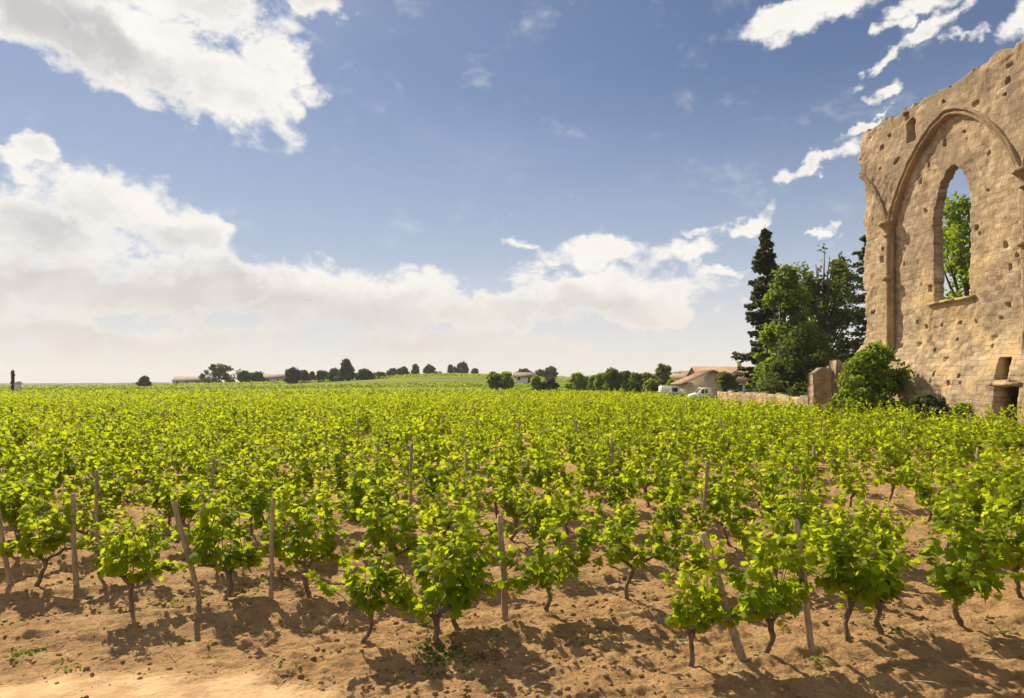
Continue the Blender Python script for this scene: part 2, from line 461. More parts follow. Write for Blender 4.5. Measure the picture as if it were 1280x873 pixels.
def flat_mat(name, c, rough=.8, var=.15, scale=2.0, spec=.3):
    m, n = new_mat(name)
    oc = n.n('ShaderNodeTexCoord').outputs['Object']
    f = n.noise(oc, scale, 5, .6)
    cc = n.mix(n.smooth(f, .35, .65), tuple(x * (1 - var) for x in c), tuple(min(1, x * (1 + var)) for x in c))
    pb = n.n('ShaderNodeBsdfPrincipled', {'Base Color': cc, 'Roughness': rough, 'Specular IOR Level': spec})
    n.n('ShaderNodeOutputMaterial', {0: pb.outputs[0]})
    return m
M['cream'] = flat_mat('cream_render', (.52, .42, .29))
M['offwhite'] = flat_mat('offwhite_render', (.60, .55, .47))
M['white_paint'] = flat_mat('white_paint', (.72, .72, .70), .4)
M['glass'] = flat_mat('dark_glass', (.03, .035, .04), .15)
M['tyre'] = flat_mat('tyre', (.02, .02, .02), .9)
M['steel'] = flat_mat('steel', (.3, .3, .3), .4)
M['brown_wood'] = flat_mat('brown_wood', (.12, .075, .045), .7)
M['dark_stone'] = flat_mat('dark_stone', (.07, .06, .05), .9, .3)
def tile_mat(name, c1, c2):
    m, n = new_mat(name)
    oc = n.n('ShaderNodeTexCoord').outputs['Object']
    wv = n.n('ShaderNodeTexWave', {'Vector': oc, 'Scale': 3.2, 'Distortion': .4}, wave_type='BANDS', bands_direction='X').outputs[1]
    f = n.noise(oc, 1.3, 5, .7)
    c = n.mix(n.smooth(f, .35, .65), c1, c2)
    bp = n.n('ShaderNodeBump', {'Height': wv, 'Strength': .8, 'Distance': .08})
    pb = n.n('ShaderNodeBsdfPrincipled', {'Base Color': c, 'Roughness': .85, 'Normal': bp.outputs[0]})
    n.n('ShaderNodeOutputMaterial', {0: pb.outputs[0]})
    return m
M['roof_tile'] = tile_mat('roof_tile', (.29, .16, .10), (.42, .26, .165))
M['roof_brown'] = tile_mat('roof_brown', (.16, .12, .10), (.26, .19, .15))

# ------------------------------------------------------------------ ground
def terrain(x, y):
    r = np.hypot(x, y)
    px = x / np.maximum(y, 1) * 900 + 640
    far = sstep(r, 130, 330)
    h = 0.35 * far + 1.2 * fbm(x / 170, y / 170, oct=3, seed=3) * far * .5
    # a gentle rise of vines beyond the middle of the plot
    h = h + 5.4 * np.exp(-(((x + 22) / 60) ** 2)) * sstep(y, 170, 340) * (y > 0)
    h = h + 1.2 * np.exp(-(((x + 125) / 45) ** 2)) * sstep(y, 230, 340) * (y > 0)
    h = h - 9 * sstep(r, 420, 900)
    return h
def path_mask(x, y):
    # track sweeping off to the lower left of the plot
    yb = 5.68 + 0.055 * (x + 2.4) - 0.55 * sstep(x, -2.2, -.6) - 1.6 * sstep(x, -1.4, .8)
    return 1 - sstep(y + .16 * fbm(x * 1.4, y * 1.4, oct=4, seed=9), yb - .2, yb + .28)
def near_relief(x, y):
    r = np.hypot(x, y)
    fade = 1 - sstep(r, 22, 45)
    nn = -x * UY + y * UX; u = x * UX + y * UY
    ph = (nn - ROW0) / ROW_STEP
    mound = .035 * np.cos(2 * np.pi * ph) * sstep(nn, ROW0 - .8, ROW0 - .2)
    clod = fbm(x * 6, y * 6, oct=4, seed=21, gain=.6)
    clod = np.sign(clod) * np.abs(clod) ** 1.2
    streak = fbm(u * 1.1, nn * 7.5, oct=3, seed=33)
    a2 = R(10); uu = x * math.cos(a2) + y * math.sin(a2); mm = -x * math.sin(a2) + y * math.cos(a2)
    rut = fbm(uu * .55, mm * 5.2, oct=3, seed=44)
    open_ = 1 - sstep(nn, ROW0 - 1.2, ROW0 + .8)
    big = fbm(x * 1.3, y * 1.3, oct=3, seed=51)
    pm = path_mask(x, y)
    h = mound + (1 - .86 * pm) * (.021 * clod + .022 * streak + .030 * rut * (0.35 + open_)) + .022 * big * (1 - .6 * pm)
    return h * fade
def ground_z(x, y):
    x = np.asarray(x, float); y = np.asarray(y, float)
    return terrain(x, y) + near_relief(x, y)
def gz(x, y): return float(ground_z(np.array([x]), np.array([y]))[0])

def build_ground():
    th = np.concatenate([np.linspace(-50, 50, 760), np.linspace(50, 310, 70)[1:-1]])
    th = np.radians(th)
    rs = [0.05, .5, 1, 1.5, 2, 2.5, 3, 3.4, 3.7, 4.0]
    while rs[-1] < 6000:
        r = rs[-1]
        rs.append(r + max(.018, min(r * r / 2600, r * .12)))
    rs = np.array(rs)
    A, Rr = np.meshgrid(th, rs)
    X, Y = Rr * np.sin(A), Rr * np.cos(A)
    Z = ground_z(X, Y)
    nr, na = X.shape
    V = np.stack([X, Y, Z], -1).reshape(-1, 3)
    i = np.arange(nr - 1)[:, None]; j = np.arange(na)[None]
    F = np.stack([i * na + j, i * na + (j + 1) % na, (i + 1) * na + (j + 1) % na, (i + 1) * na + j], -1)
    F = F[..., ::-1]
    pm = path_mask(X, Y)
    jn = (np.arange(na) + 1) % na
    fp = (pm[:-1] + pm[1:] + pm[:-1][:, jn] + pm[1:][:, jn]) > 0.02
    fx = X[:-1]; fy = Y[:-1]
    fp &= (Rr[:-1] < 40)
    ff = (Rr[:-1] > 97) | ((Rr[:-1] > 48) & (fx > 20.5))
    fp &= ~ff
    fs = ~(fp | ff)
    for name, sel, mat in (('ground', fs, 'soil'), ('path', fp, 'soil'), ('field', ff, 'field')):
        f = F[sel]
        used = np.unique(f)
        remap = np.zeros(len(V), int); remap[used] = np.arange(len(used))
        me = np_mesh(name, V[used], {4: remap[f]}, pm.ravel()[used], M[mat], True)
        tag(link(name, me), kind='structure')
build_ground()

def build_hills():
    mb = MB()
    xs = np.linspace(-2600, 3600, 260)
    ys = np.array([1500, 1800, 2200, 2600, 2900, 3300])
    prof = np.array([-20, 4, 20, 30, 26, -15])
    X, Y = np.meshgrid(xs, ys)
    m = .55 + .5 * fbm(X / 500, Y / 900, oct=4, seed=71)
    side = .25 + .75 * sstep(X, -400, 500)
    Z = -10 + prof[:, None] * m * side * 2.0 + 3 * fbm(X / 60, Y / 60, oct=3, seed=72)
    na = len(xs)
    i = np.arange(len(ys) - 1)[:, None]; j = np.arange(na - 1)[None]
    F = np.stack([i * na + j, i * na + j + 1, (i + 1) * na + j + 1, (i + 1) * na + j], -1).reshape(-1, 4)
    mb.add(np.stack([X, Y, Z], -1).reshape(-1, 3), [F])
    tag(link('hills', mb.mesh('hills', M['hill'], True)), kind='structure')
build_hills()

# ------------------------------------------------------------------ ruined abbey wall
# wall frame: s = distance ahead, o = outward (towards the vines), z = above ground
W0, WS = 21.77, .0444
def WP(s, o, z):
    s = np.asarray(s, float)
    return np.stack([W0 - WS * s - o, s - WS * o, z + 0 * s], -1)
def px_s(x): return W0 / ((x - 640) / 900 + WS)
def px_z(x, y): return (478 - y) / 900 * px_s(x) + CAM_H
ARCH_C, ARCH_W, SPR, RISE = 33.65, 4.55, 10.75, 4.15
def arch_z(t, w=ARCH_W, spr=SPR, rise=RISE):
    q = np.clip(1 - (np.abs(t) / w) ** 1.6, 0, None)
    return spr + rise * q ** .72
LC, LW, LSILL, LSPR, LTOP = 33.62, 1.29, 6.15, 10.6, 12.45
def lancet_in(s, z):
    t = np.abs(s - LC) / LW
    top = LSPR + (LTOP - LSPR) * np.clip(1 - t ** 1.7, 0, None) ** .7
    return (t < 1) & (z > LSILL) & (z < top)
holes = [(1111,170,3,3),(1102,185,3,4),(1120,204,3,3),(1100,211,3,3),(1174,179,3,7),(1198,165,3,3),(1222,153,3,3),(1228,192,3,3),(1144,228,3,4),(1150,264,3,5),(1155,206,2,6),
 (1258,101,4,6),(1255,120,3,3),(1180,127,3,3),(1132,143,6,3),(1228,238,3,3),(1266,208,3,4),(1214,285,3,4),(1100,261,3,4),(1097,324,4,6),(1098,312,2,4),(1086,391,4,4),
 (1141,403,2,4),(1152,409,2,3),(1170,407,3,3),(1176,417,2,3),(1192,404,3,4),(1214,402,3,3),(1190,425,3,2),(1156,361,3,5),(1163,305,4,3),(1218,293,2,3),(1250,306,6,6),
 (1264,319,3,4),(1256,334,3,6),(1252,382,5,5),(1244,398,4,3),(1273,275,3,4),(1173,468,2,6),(1194,479,4,5),(1209,479,3,3),(1206,471,2,4),(1165,438,2,2),(1237,434,2,3),(1125,330,2,3),]
def wall_top(s):
    base = 15.98 + .035 * (s - 29)
    n = .09 * fbm(s * .7, s * 0, oct=3, seed=5) + .07 * (np.floor(s * 2.3 + 0) % 2) * (vnoise(s * 2.3, s * 0, seed=6) > 0)
    return base + n + .06 * np.round(2 * vnoise(s * 1.8, s * 0, seed=8))
def wall_end(z):
    e = 41.15 + .12 * fbm(z * 1.4, z * 0, oct=3, seed=12) + 1.1 * (1 - sstep(z, 3.2, 5.4)) 
    return e + .10 * np.round(vnoise(z * 3.1, z * 0, seed=13) * 1.3)
def wall_relief(s, z):
    """outward offset of the front face"""
    o = np.zeros_like(s)
    t = s - ARCH_C
    fd = .26 * sstep(z, 3.0, 4.6)
    inside = (np.abs(t) < ARCH_W) & (z < arch_z(t))
    o -= fd * inside
    t2 = s - (ARCH_C + 9.45)
    inside2 = (np.abs(t2) < ARCH_W) & (z < arch_z(t2))
    o -= fd * inside2
    t3 = s - (ARCH_C - 9.45)
    inside3 = (np.abs(t3) < ARCH_W) & (z < arch_z(t3))
    o -= fd * inside3
    # battered foot of the wall
    o += .32 * (1 - sstep(z, .4, 4.6)) + .12 * (1 - sstep(z, 2.2, 3.6 + .5 * vnoise(s * .7, z * 0, seed=4)))
    # masonry relief
    row = np.floor(z / .215); col = np.floor((s + .18 * (row % 2)) / .40 + .2 * vnoise(row, row * 0, seed=2))
    o += .022 * (_hash(col, row, row * 0, 77) - .5)
    o += .05 * fbm(s * .6, z * .6, oct=4, seed=15)
    lost = _hash(col, row, row * 0, 91) > .992
    o -= .10 * lost
    er = sstep(fbm(s * .55, z * .55, oct=4, seed=18), .35, .6)
    o -= er * (.03 + .03 * _hash(col, row, row * 0, 55))
    # sockets left by the scaffolding
    for (hx, hy, a, b) in holes:
        hs, hz = px_s(hx), px_z(hx, hy)
        k = hs * hs / (900 * W0)               # metres along the wall per pixel seen
        ws, hh = max(.055, a * k * 0.55), max(.06, b * hs / 900 * .60)
        jag = .04 * vnoise(s * 7, z * 7, seed=3)
        m = (np.abs(s - hs) < ws + jag) & (np.abs(z - hz) < hh + jag)
        o = np.where(m, -.48, o)
    # little arched niche high up at the left
    ns, nz = px_s(1138), px_z(1138, 177)
    nt = np.abs(s - ns) / .34
    m = (nt < 1) & (z > nz) & (z < nz + .82 + .34 * np.sqrt(np.clip(1 - nt ** 2, 0, 1)))
    o = np.where(m, -.62, o)
    return o
def build_wall():
    C = .055
    s0, s1 = 14.0, 42.9
    ss = np.arange(s0, s1, C); zs = np.arange(-.3, 16.9, C)
    Sg, Zg = np.meshgrid(ss, zs)
    jit = C * .34
    Sj = Sg + jit * (_hash(np.arange(Sg.size).reshape(Sg.shape), Sg * 0, Sg * 0, 1) - .5)
    Zj = Zg + jit * (_hash(np.arange(Sg.size).reshape(Sg.shape), Sg * 0, Sg * 0, 2) - .5)
    # snap points near the window outline onto it for a clean reveal
    O = wall_relief(Sg, Zg)
    sc, zc = Sg[:-1, :-1] + C / 2, Zg[:-1, :-1] + C / 2
    jag = .05 * vnoise(sc * 5, zc * 5, seed=31) + .03 * vnoise(sc * 12, zc * 12, seed=32)
    opening = ((sc > 28.65) & (sc < 30.02) & (zc < 2.14)) | ((sc > 29.33) & (sc < 30.1) & (zc > 2.42) & (zc < 3.32))
    keep = ~opening & (zc < wall_top(sc)) & (sc < wall_end(zc)) & ~lancet_in(sc + jag * .8, zc + jag)
    thick = np.where(Zg > 5.2, .72, 1.25)
    thick = np.where((Sg > 28.2) & (Sg < 30.7) & (Zg < 3.7), .38, thick)
    thick = thick + .05 * vnoise(Sg * 1.2, Zg * 1.2, seed=41)
    front = WP(Sj, O, Zj)
    back = WP(Sj, -thick, Zj)
    ny, nx = Sg.shape
    idx = np.arange(nx * ny).reshape(ny, nx)
    a, b, c, d = idx[:-1, :-1], idx[:-1, 1:], idx[1:, 1:], idx[1:, :-1]
    off = nx * ny
    Ff = np.stack([a, b, c, d], -1)[keep]
    Fb = np.stack([d, c, b, a], -1)[keep] + off
    fs = [Ff, Fb]
    K = np.pad(keep, 1)
    kc = K[1:-1, 1:-1]
    for (nb, p, q) in ((K[:-2, 1:-1], b, a), (K[2:, 1:-1], d, c), (K[1:-1, :-2], a, d), (K[1:-1, 2:], c, b)):
        sel = kc & ~nb
        pp, qq = p[sel], q[sel]
        fs.append(np.stack([pp, qq, qq + off, pp + off], -1))
    V = np.concatenate([front.reshape(-1, 3), back.reshape(-1, 3)])
    F = np.concatenate(fs)
    used = np.unique(F); remap = np.zeros(len(V), int); remap[used] = np.arange(len(used))
    return np_mesh('wall', V[used], {4: remap[F]}, np.full(len(used), .5), M['stone'], False)

ruin = link('ruined_abbey_wall', None, loc=(0, 0, 0))
tag(ruin, 'tall roofless stone wall with a pointed blind arch and lancet window opening at the vineyard edge', 'ruin')
link('wall', build_wall(), ruin)

def sweep(mb, path, prof, tint=.5):
    """path: list of (s,z); prof: list of (across, out)"""
    path = np.asarray(path, float); t = np.gradient(path, axis=0); t /= np.linalg.norm(t, axis=1, keepdims=True)
    nrm = np.stack([-t[:, 1], t[:, 0]], 1)
    prof = np.asarray(prof, float); k = len(prof); m = len(path)
    s_ = path[:, None, 0] + nrm[:, None, 0] * prof[None, :, 0]
    z_ = path[:, None, 1] + nrm[:, None, 1] * prof[None, :, 0]
    o_ = np.broadcast_to(prof[None, :, 1], s_.shape) + .035 * vnoise(s_ * 4, z_ * 4, seed=61) + .02 * vnoise(s_ * 13, z_ * 13, seed=62)
    V = np.stack([W0 - WS * s_ - o_, s_ - WS * o_, z_], -1)
    i = np.arange(m - 1)[:, None]; j = np.arange(k - 1)[None]
    F = np.stack([i * k + j, i * k + j + 1, (i + 1) * k + j + 1, (i + 1) * k + j], -1).reshape(-1, 4)
    mb.add(V.reshape(-1, 3), [F, np.arange(k)[None], (np.arange(k) + (m - 1) * k)[::-1][None]], tint)
def arch_path(c, lo, hi, w):
    ts = np.linspace(lo, hi, 90)
    return [(c + t, float(arch_z(np.array(t), w))) for t in ts]
roll = [(-.19, -.3), (-.19, -.06), (-.15, .03), (-.09, .05), (-.04, .0), (-.01, -.05), (.03, .04), (.07, .11), (.12, .12), (.16, .06), (.17, 0), (.17, -.3)]
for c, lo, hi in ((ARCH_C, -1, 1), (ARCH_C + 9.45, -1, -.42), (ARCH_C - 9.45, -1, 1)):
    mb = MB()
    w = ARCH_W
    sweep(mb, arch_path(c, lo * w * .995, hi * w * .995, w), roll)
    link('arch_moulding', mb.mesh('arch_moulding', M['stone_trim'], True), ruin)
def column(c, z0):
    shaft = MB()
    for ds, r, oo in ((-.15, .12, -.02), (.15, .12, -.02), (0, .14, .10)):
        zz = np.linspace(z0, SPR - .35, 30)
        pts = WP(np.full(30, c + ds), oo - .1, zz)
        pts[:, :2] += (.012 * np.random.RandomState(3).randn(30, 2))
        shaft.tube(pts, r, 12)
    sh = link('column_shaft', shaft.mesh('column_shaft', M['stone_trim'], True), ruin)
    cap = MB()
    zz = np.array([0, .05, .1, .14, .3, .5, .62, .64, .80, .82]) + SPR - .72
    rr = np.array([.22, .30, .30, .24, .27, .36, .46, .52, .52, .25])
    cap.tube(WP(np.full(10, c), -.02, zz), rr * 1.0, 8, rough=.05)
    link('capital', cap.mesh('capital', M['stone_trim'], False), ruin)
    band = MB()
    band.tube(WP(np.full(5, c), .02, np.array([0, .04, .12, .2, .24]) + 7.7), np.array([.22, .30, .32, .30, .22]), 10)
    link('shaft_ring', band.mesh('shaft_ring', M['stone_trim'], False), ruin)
column(ARCH_C + 4.72, .2)
column(ARCH_C - 4.98, 4.2)
mb = MB()
def fr(V): return WP(V[:, 0], V[:, 1], V[:, 2])
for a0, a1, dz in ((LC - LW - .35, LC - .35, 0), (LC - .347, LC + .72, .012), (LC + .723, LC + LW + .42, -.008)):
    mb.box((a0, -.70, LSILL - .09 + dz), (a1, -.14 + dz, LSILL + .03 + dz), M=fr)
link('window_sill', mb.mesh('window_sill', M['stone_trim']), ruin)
mb = MB(); mb.box((28.5, -.3, 2.15), (30.1, .36, 2.31), M=fr); mb.box((30.103, -.3, 2.13), (30.5, .33, 2.29), M=fr)
link('lintel', mb.mesh('lintel', M['stone_rough']), ruin)
# small vaulted chamber that the doorway and the opening above it lead into
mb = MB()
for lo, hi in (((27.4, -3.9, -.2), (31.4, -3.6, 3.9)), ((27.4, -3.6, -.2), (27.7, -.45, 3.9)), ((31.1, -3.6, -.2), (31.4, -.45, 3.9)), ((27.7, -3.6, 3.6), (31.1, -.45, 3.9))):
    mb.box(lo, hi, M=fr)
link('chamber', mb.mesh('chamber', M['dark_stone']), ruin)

# broken stones left loose on the wall head
def rock(mb, c, r, rng, flat=.7, tint=.5):
    ph = (1 + 5 ** .5) / 2
    V = np.array([(-1, ph, 0), (1, ph, 0), (-1, -ph, 0), (1, -ph, 0), (0, -1, ph), (0, 1, ph), (0, -1, -ph), (0, 1, -ph), (ph, 0, -1), (ph, 0, 1), (-ph, 0, -1), (-ph, 0, 1)], float)
    V /= np.linalg.norm(V[0])
    V *= (1 + .35 * (rng.rand(12, 1) - .5)) * r * (1 + .4 * (rng.rand(1, 3) - .5))
    V[:, 2] *= flat
    a = rng.rand() * 6.28
    V = np.stack([V[:, 0] * math.cos(a) - V[:, 1] * math.sin(a), V[:, 0] * math.sin(a) + V[:, 1] * math.cos(a), V[:, 2]], 1)
    F = np.array([(0, 11, 5), (0, 5, 1), (0, 1, 7), (0, 7, 10), (0, 10, 11), (1, 5, 9), (5, 11, 4), (11, 10, 2), (10, 7, 6), (7, 1, 8), (3, 9, 4), (3, 4, 2), (3, 2, 6), (3, 6, 8), (3, 8, 9), (4, 9, 5), (2, 4, 11), (6, 2, 10), (8, 6, 7), (9, 8, 1)])
    mb.add(V + np.asarray(c), [F], tint)

def rubble_wall(name, x0, y0, x1, y1, h, th, seed, mat='stone_rough', step=.09, toprough=.16, slope=0.0):
    """rough free-standing masonry between two ground points"""
    L = math.hypot(x1 - x0, y1 - y0); ang = math.atan2(y1 - y0, x1 - x0)
    ns, nz = max(4, int(L / step)), max(4, int(h / step))
    s = np.linspace(0, L, ns); q = np.linspace(0, 1, nz)
    Sg, Q = np.meshgrid(s, q)
    top = h * (1 + slope * Sg / L) + toprough * fbm(Sg * .9, Sg * 0, oct=4, seed=seed) + .08 * np.round(1.4 * vnoise(Sg * 1.7, Sg * 0, seed=seed + 3))
    Zg = -.15 + Q * (top + .15)
    row = np.floor(Zg / .24); col = np.floor((Sg + .2 * (row % 2)) / .42)
    b = .07 * (_hash(col, row, row * 0, seed) - .5) + .05 * fbm(Sg * 2, Zg * 2, oct=3, seed=seed + 7)
    f = np.stack([Sg, -th / 2 - b, Zg], -1); k = np.stack([Sg, th / 2 + b, Zg], -1)
    V = np.concatenate([f.reshape(-1, 3), k.reshape(-1, 3)])
    idx = np.arange(ns * nz).reshape(nz, ns); off = ns * nz
    a, bb, c, d = idx[:-1, :-1], idx[:-1, 1:], idx[1:, 1:], idx[1:, :-1]
    F = [np.stack([a, bb, c, d], -1).reshape(-1, 4), np.stack([d, c, bb, a], -1).reshape(-1, 4) + off]
    t0, t1 = idx[-1, :-1], idx[-1, 1:]
    F.append(np.stack([t0, t1, t1 + off, t0 + off], -1))
    for e, fl in ((idx[:, 0], 1), (idx[:, -1], 0)):
        p, q_ = (e[1:], e[:-1]) if fl else (e[:-1], e[1:])
        F.append(np.stack([p, q_, q_ + off, p + off], -1))
    mb = MB(); mb.add(V, F)
    return link(name, mb.mesh(name, M[mat]), loc=(x0, y0, 0), rz=ang)

# broken cross walls at the far end of the ruin, and the low boundary wall
def at(x, D): return (x - 640) / 900 * D
stub = link('broken_wall', None, loc=(at(1030, 43.5), 43.5, 0))
tag(stub, 'low broken stub of stone masonry with a narrow gap, left of the round green bush', 'ruin')
for (xa, xb, D, h, th, sd) in ((1013, 1036, 43.5, 2.95, .8, 101), (1041, 1064, 43.1, 3.65, .9, 111), (1034, 1043, 44.6, 3.3, .5, 121)):
    w = rubble_wall('masonry', at(xa, D), D, at(xb, D), D, h, th, sd, slope=.08 if xa < 1020 else -.04)
    w.parent = stub; w.location = (w.location.x - stub.location.x, w.location.y - stub.location.y, 0)
lowwall = rubble_wall('stone_wall', 21.9, 76, 19.5, 46.5, 1.3, .5, 131, toprough=.09, step=.16)
tag(lowwall, 'long low boundary wall of pinkish rubble stone beyond the vines, below the tall conifer', 'wall')

# ------------------------------------------------------------------ vines
def unit(v): return v / (np.linalg.norm(v, axis=-1, keepdims=True) + 1e-9)
def vine(seed, lod, lean=0.0, hgt=1.0, ncane=13, width=1.0, leafn=1.0, leafs=1.0):
    """returns three builders: trunk, shoots, foliage.  x = along the row"""
    g = np.random.RandomState(seed)
    tr, ca, fo = MB(), MB(), MB()
    th = (.24 + .11 * g.rand())
    shade = (_hash(np.array([seed]), np.array([3]), np.array([0]), 5)[0] - .5) * .26
    n = 9
    q = np.linspace(0, 1, n)
    wob = np.cumsum(g.randn(n, 2) * .011, axis=0)
    pts = np.stack([lean * q * th + wob[:, 0], wob[:, 1], -.06 + q * (th + .06)], 1)
    k = 8 if lod == 0 else 5
    tr.tube(pts, (.026 - .006 * q + .010 * (q > .85)) * (.9 + .3 * g.rand()), k, rough=.22, seed=seed)
    head = pts[-1]
    arms = []
    for sgn in (-1, 1):
        L = (.20 + .16 * g.rand()) * width
        m = 6; r = np.linspace(0, 1, m)
        ap = head + np.stack([sgn * L * r, .05 * g.randn() * r, .10 * r + .03 * np.sin(r * 3)], 1) + g.randn(m, 3) * .008
        ap[0] = head - (0, 0, .02)
        tr.tube(ap, .022 - .009 * r, max(4, k - 2), rough=.2, seed=seed + 3)
        arms.append(ap)
    P, D, Nn, Sz, Ti = [], [], [], [], []
    for c in range(ncane):
        ap = arms[c % 2]; st = ap[g.randint(1, len(ap))] if c > 1 else head
        L = (.50 + .48 * g.rand() ** 1.2) * hgt
        az_ = g.rand() * 2 * np.pi
        sp = (.07 + .27 * g.rand() ** .8) * width
        if g.rand() < .28: sp *= 1.75; L *= .7
        m = 12; r = np.linspace(0, 1, m)
        ox, oy = math.cos(az_) * sp, math.sin(az_) * sp * .9
        droop = g.rand() ** 2 * .35
        if c % 4 == 3: L *= .22; sp = (.22 + .22 * g.rand()) * width; droop = 1.7
        elif g.rand() < .22: L *= 1.25; sp *= .6
        cp = st + np.stack([ox * r ** .8, oy * r ** .8, L * (r - droop * r ** 3)], 1) + np.cumsum(g.randn(m, 3) * .008, axis=0)
        if lod < 2: ca.tube(cp, .0058 - .004 * r, 4 if lod == 0 else 3, cap=False)
        nl = int((25 if lod == 0 else 19 if lod == 1 else 5) * leafn * (.7 + .5 * L))
        tt = np.sort(g.rand(nl) ** .85) * .97 + .03
        base = np.stack([np.interp(tt, r, cp[:, j]) for j in range(3)], 1)
        aa = g.rand(nl) * 2 * np.pi
        od = np.stack([np.cos(aa), np.sin(aa), .25 + .5 * g.rand(nl)], 1)
        out = base - np.array([head[0], head[1], 0]); out[:, 2] = 0
        od = unit(od + 1.2 * unit(out) * np.minimum(1, np.linalg.norm(out, axis=1, keepdims=True) * 4))
        pl = (.05 + .07 * g.rand(nl)) * (1 - .5 * tt)
        pb = base + od * pl[:, None]
        if lod == 0:
            for i in range(0, nl, 2): ca.tube(np.array([base[i], pb[i]]), .0018, 3, cap=False)
        dd = od * np.array([1, 1, .2]) + g.randn(nl, 3) * .35; dd[:, 2] -= .75 * (1 - tt) + .1 - .5 * tt ** 3
        nn = unit(od * .75 + np.array([0, 0, .42]) + g.randn(nl, 3) * .5)
        P.append(pb); D.append(dd); Nn.append(nn)
        Sz.append((.072 + .048 * g.rand(nl)) * (1 - .48 * tt ** 2.2) * (1 if lod == 0 else 1.12 if lod == 1 else 1.95) * leafs)
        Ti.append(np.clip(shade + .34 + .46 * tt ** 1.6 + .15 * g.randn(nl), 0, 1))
    # a few low shoots round the head
    P, D, Nn, Sz, Ti = map(np.concatenate, (P, D, Nn, Sz, Ti))
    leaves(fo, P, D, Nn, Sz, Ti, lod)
    return tr, ca, fo

def register_vine(seed, lod, **kw):
    tr, ca, fo = vine(seed, lod, **kw)
    r = [('trunk', tr.mesh('vine_trunk', M['vine_bark'], True))]
    if ca.n: r.append(('shoots', ca.mesh('vine_shoots', M['cane'], True)))
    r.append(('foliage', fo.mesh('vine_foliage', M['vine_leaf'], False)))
    return r
VAR0 = [register_vine(s_, 0, lean=l_, hgt=h_, ncane=c_, width=w_) for s_, l_, h_, c_, w_ in
        ((1, .1, 1.0, 15, 1.0), (2, -.25, .95, 14, 1.1), (3, .2, 1.05, 16, 1.05), (4, 0, .9, 14, .95), (5, -.1, 1.0, 17, 1.15), (6, .35, .92, 13, 1.0), (7, 0, 1.1, 15, 1.0), (8, .15, .8, 11, .9), (9, -.2, 1.1, 12, .8), (10, .1, 1.0, 11, 1.2), (11, .2, 1.15, 13, .95), (12, -.3, .85, 16, 1.1))]
VAR1 = [register_vine(20 + s_, 1, hgt=.88 + .04 * s_, ncane=12 + s_ % 4, width=.95 + .05 * (s_ % 3), lean=.08 * (s_ - 4)) for s_ in range(9)]

def place_vine(parts, x, y, rz, sc, label, group='grapevines of the vineyard'):
    root = link('grape_vine', None, loc=(x, y, gz(x, y)), rz=rz, sc=sc)
    tag(root, label, 'vine', group)
    for nm, me in parts: link(nm, me, root)
    return root

# hand-placed vines along the front edge: (px x, px y of the foot) -> ground point
def foot(x, y):
    D = 900 * CAM_H / (y - 478)
    return (x - 640) / 900 * D, D
front = [
 (862, 838, 0, 3, .80, 'short vine with pale lime leaves at the foot of the leaning stake, nearest the track'),
 (957, 828, 1, 0, .95, 'slender-trunked vine just right of the leaning stake at the front'),
 (1058, 808, 0, 5, 1.0, 'thin-stemmed front-row vine right behind the weathered upright stake with a bare top'),
 (1103, 802, 0, 4, 1.05, 'bushy front-row vine with a crooked trunk, left of the full-leaved vine'),
 (1200, 783, 1, 2, 1.08, 'full-leaved front-row vine on a dark trunk bending left over its long shadow'),
 (1275, 755, 0, 1, 1.05, 'vine with an angled trunk, cut by the right edge at the front'),
 (455, 805, 0, 7, .78, 'small low vine with a stubby dark upright trunk, left end of its row'),
 (545, 803, 1, 6, 1.0, 'tall spreading vine with a long slanting trunk rising beside the green weeds'),
 (572, 785, 0, 0, .92, 'thin vine just behind the slanting-trunked one at centre front'),
 (682, 770, 1, 4, .98, 'round-headed vine on a short dark trunk right of the reddish centre stake'),
 (160, 773, 0, 3, .88, 'vine with a forked low trunk above a round shadow, left of the reddish leaning stake'),
 (281, 755, 0, 2, .98, 'narrow vine standing right of the reddish leaning stake at left'),
 (388, 745, 0, 0, .95, 'compact vine with a clear trunk right of the slim grey stake at left'),
 (40, 738, 1, 1, .98, 'leafy vine between the two stakes at the far left front'),
]
taken = []
for i, (fx, fy, mir, vi, sc, lab) in enumerate(front):
    x, y = foot(fx, fy)
    place_vine(VAR0[vi], x, y, ROW_A + (math.pi if mir else 0), sc, lab)
    taken.append((x, y))

posts_spec = [ # foot px, height, lean right(+)/away, thickness, label
 (933, 832, 1.02, -.34, .05, .042, 'stout weathered stake leaning left among the frontmost vines'),
 (1016, 818, 1.08, -.14, .0, .036, 'pale grey split stake with a bare top, front row right of the leaning stake'),
 (633, 777, 1.0, -.06, .0, .036, 'reddish round stake standing alone in the middle of the front vines'),
 (252, 757, 1.0, -.30, .03, .036, 'reddish stake leaning left beside the narrow vine at left'),
 (338, 755, 1.05, .03, .0, .030, 'slim grey upright stake between two vines in the left front'),
 (95, 735, 1.02, -.04, .0, .037, 'thick reddish upright stake in the left front row'),
 (16, 738, 1.1, -.22, .0, .034, 'dark stake leaning left at the left edge of the picture'),
]
def post_mesh(h, lx, ly, r, seed):
    mb = MB(); g = np.random.RandomState(seed)
    n = 12; q = np.linspace(0, 1, n)
    pts = np.stack([lx * q + .006 * np.sin(q * 7 + seed), ly * q, -.1 + q * (h + .1)], 1)
    mb.tube(pts, r * .8 * (1.05 - .15 * q) * (1 + .04 * g.randn(n)), 8, rough=.12, seed=seed)
    return mb.mesh('post', M['post_wood'], False)
def place_post(x, y, h, lx, ly, r, seed, label, me=None):
    o = link('wooden_stake', me or post_mesh(h, lx, ly, r, seed), loc=(x, y, gz(x, y)))
    return tag(o, label, 'stake', 'wooden stakes in the vine rows')
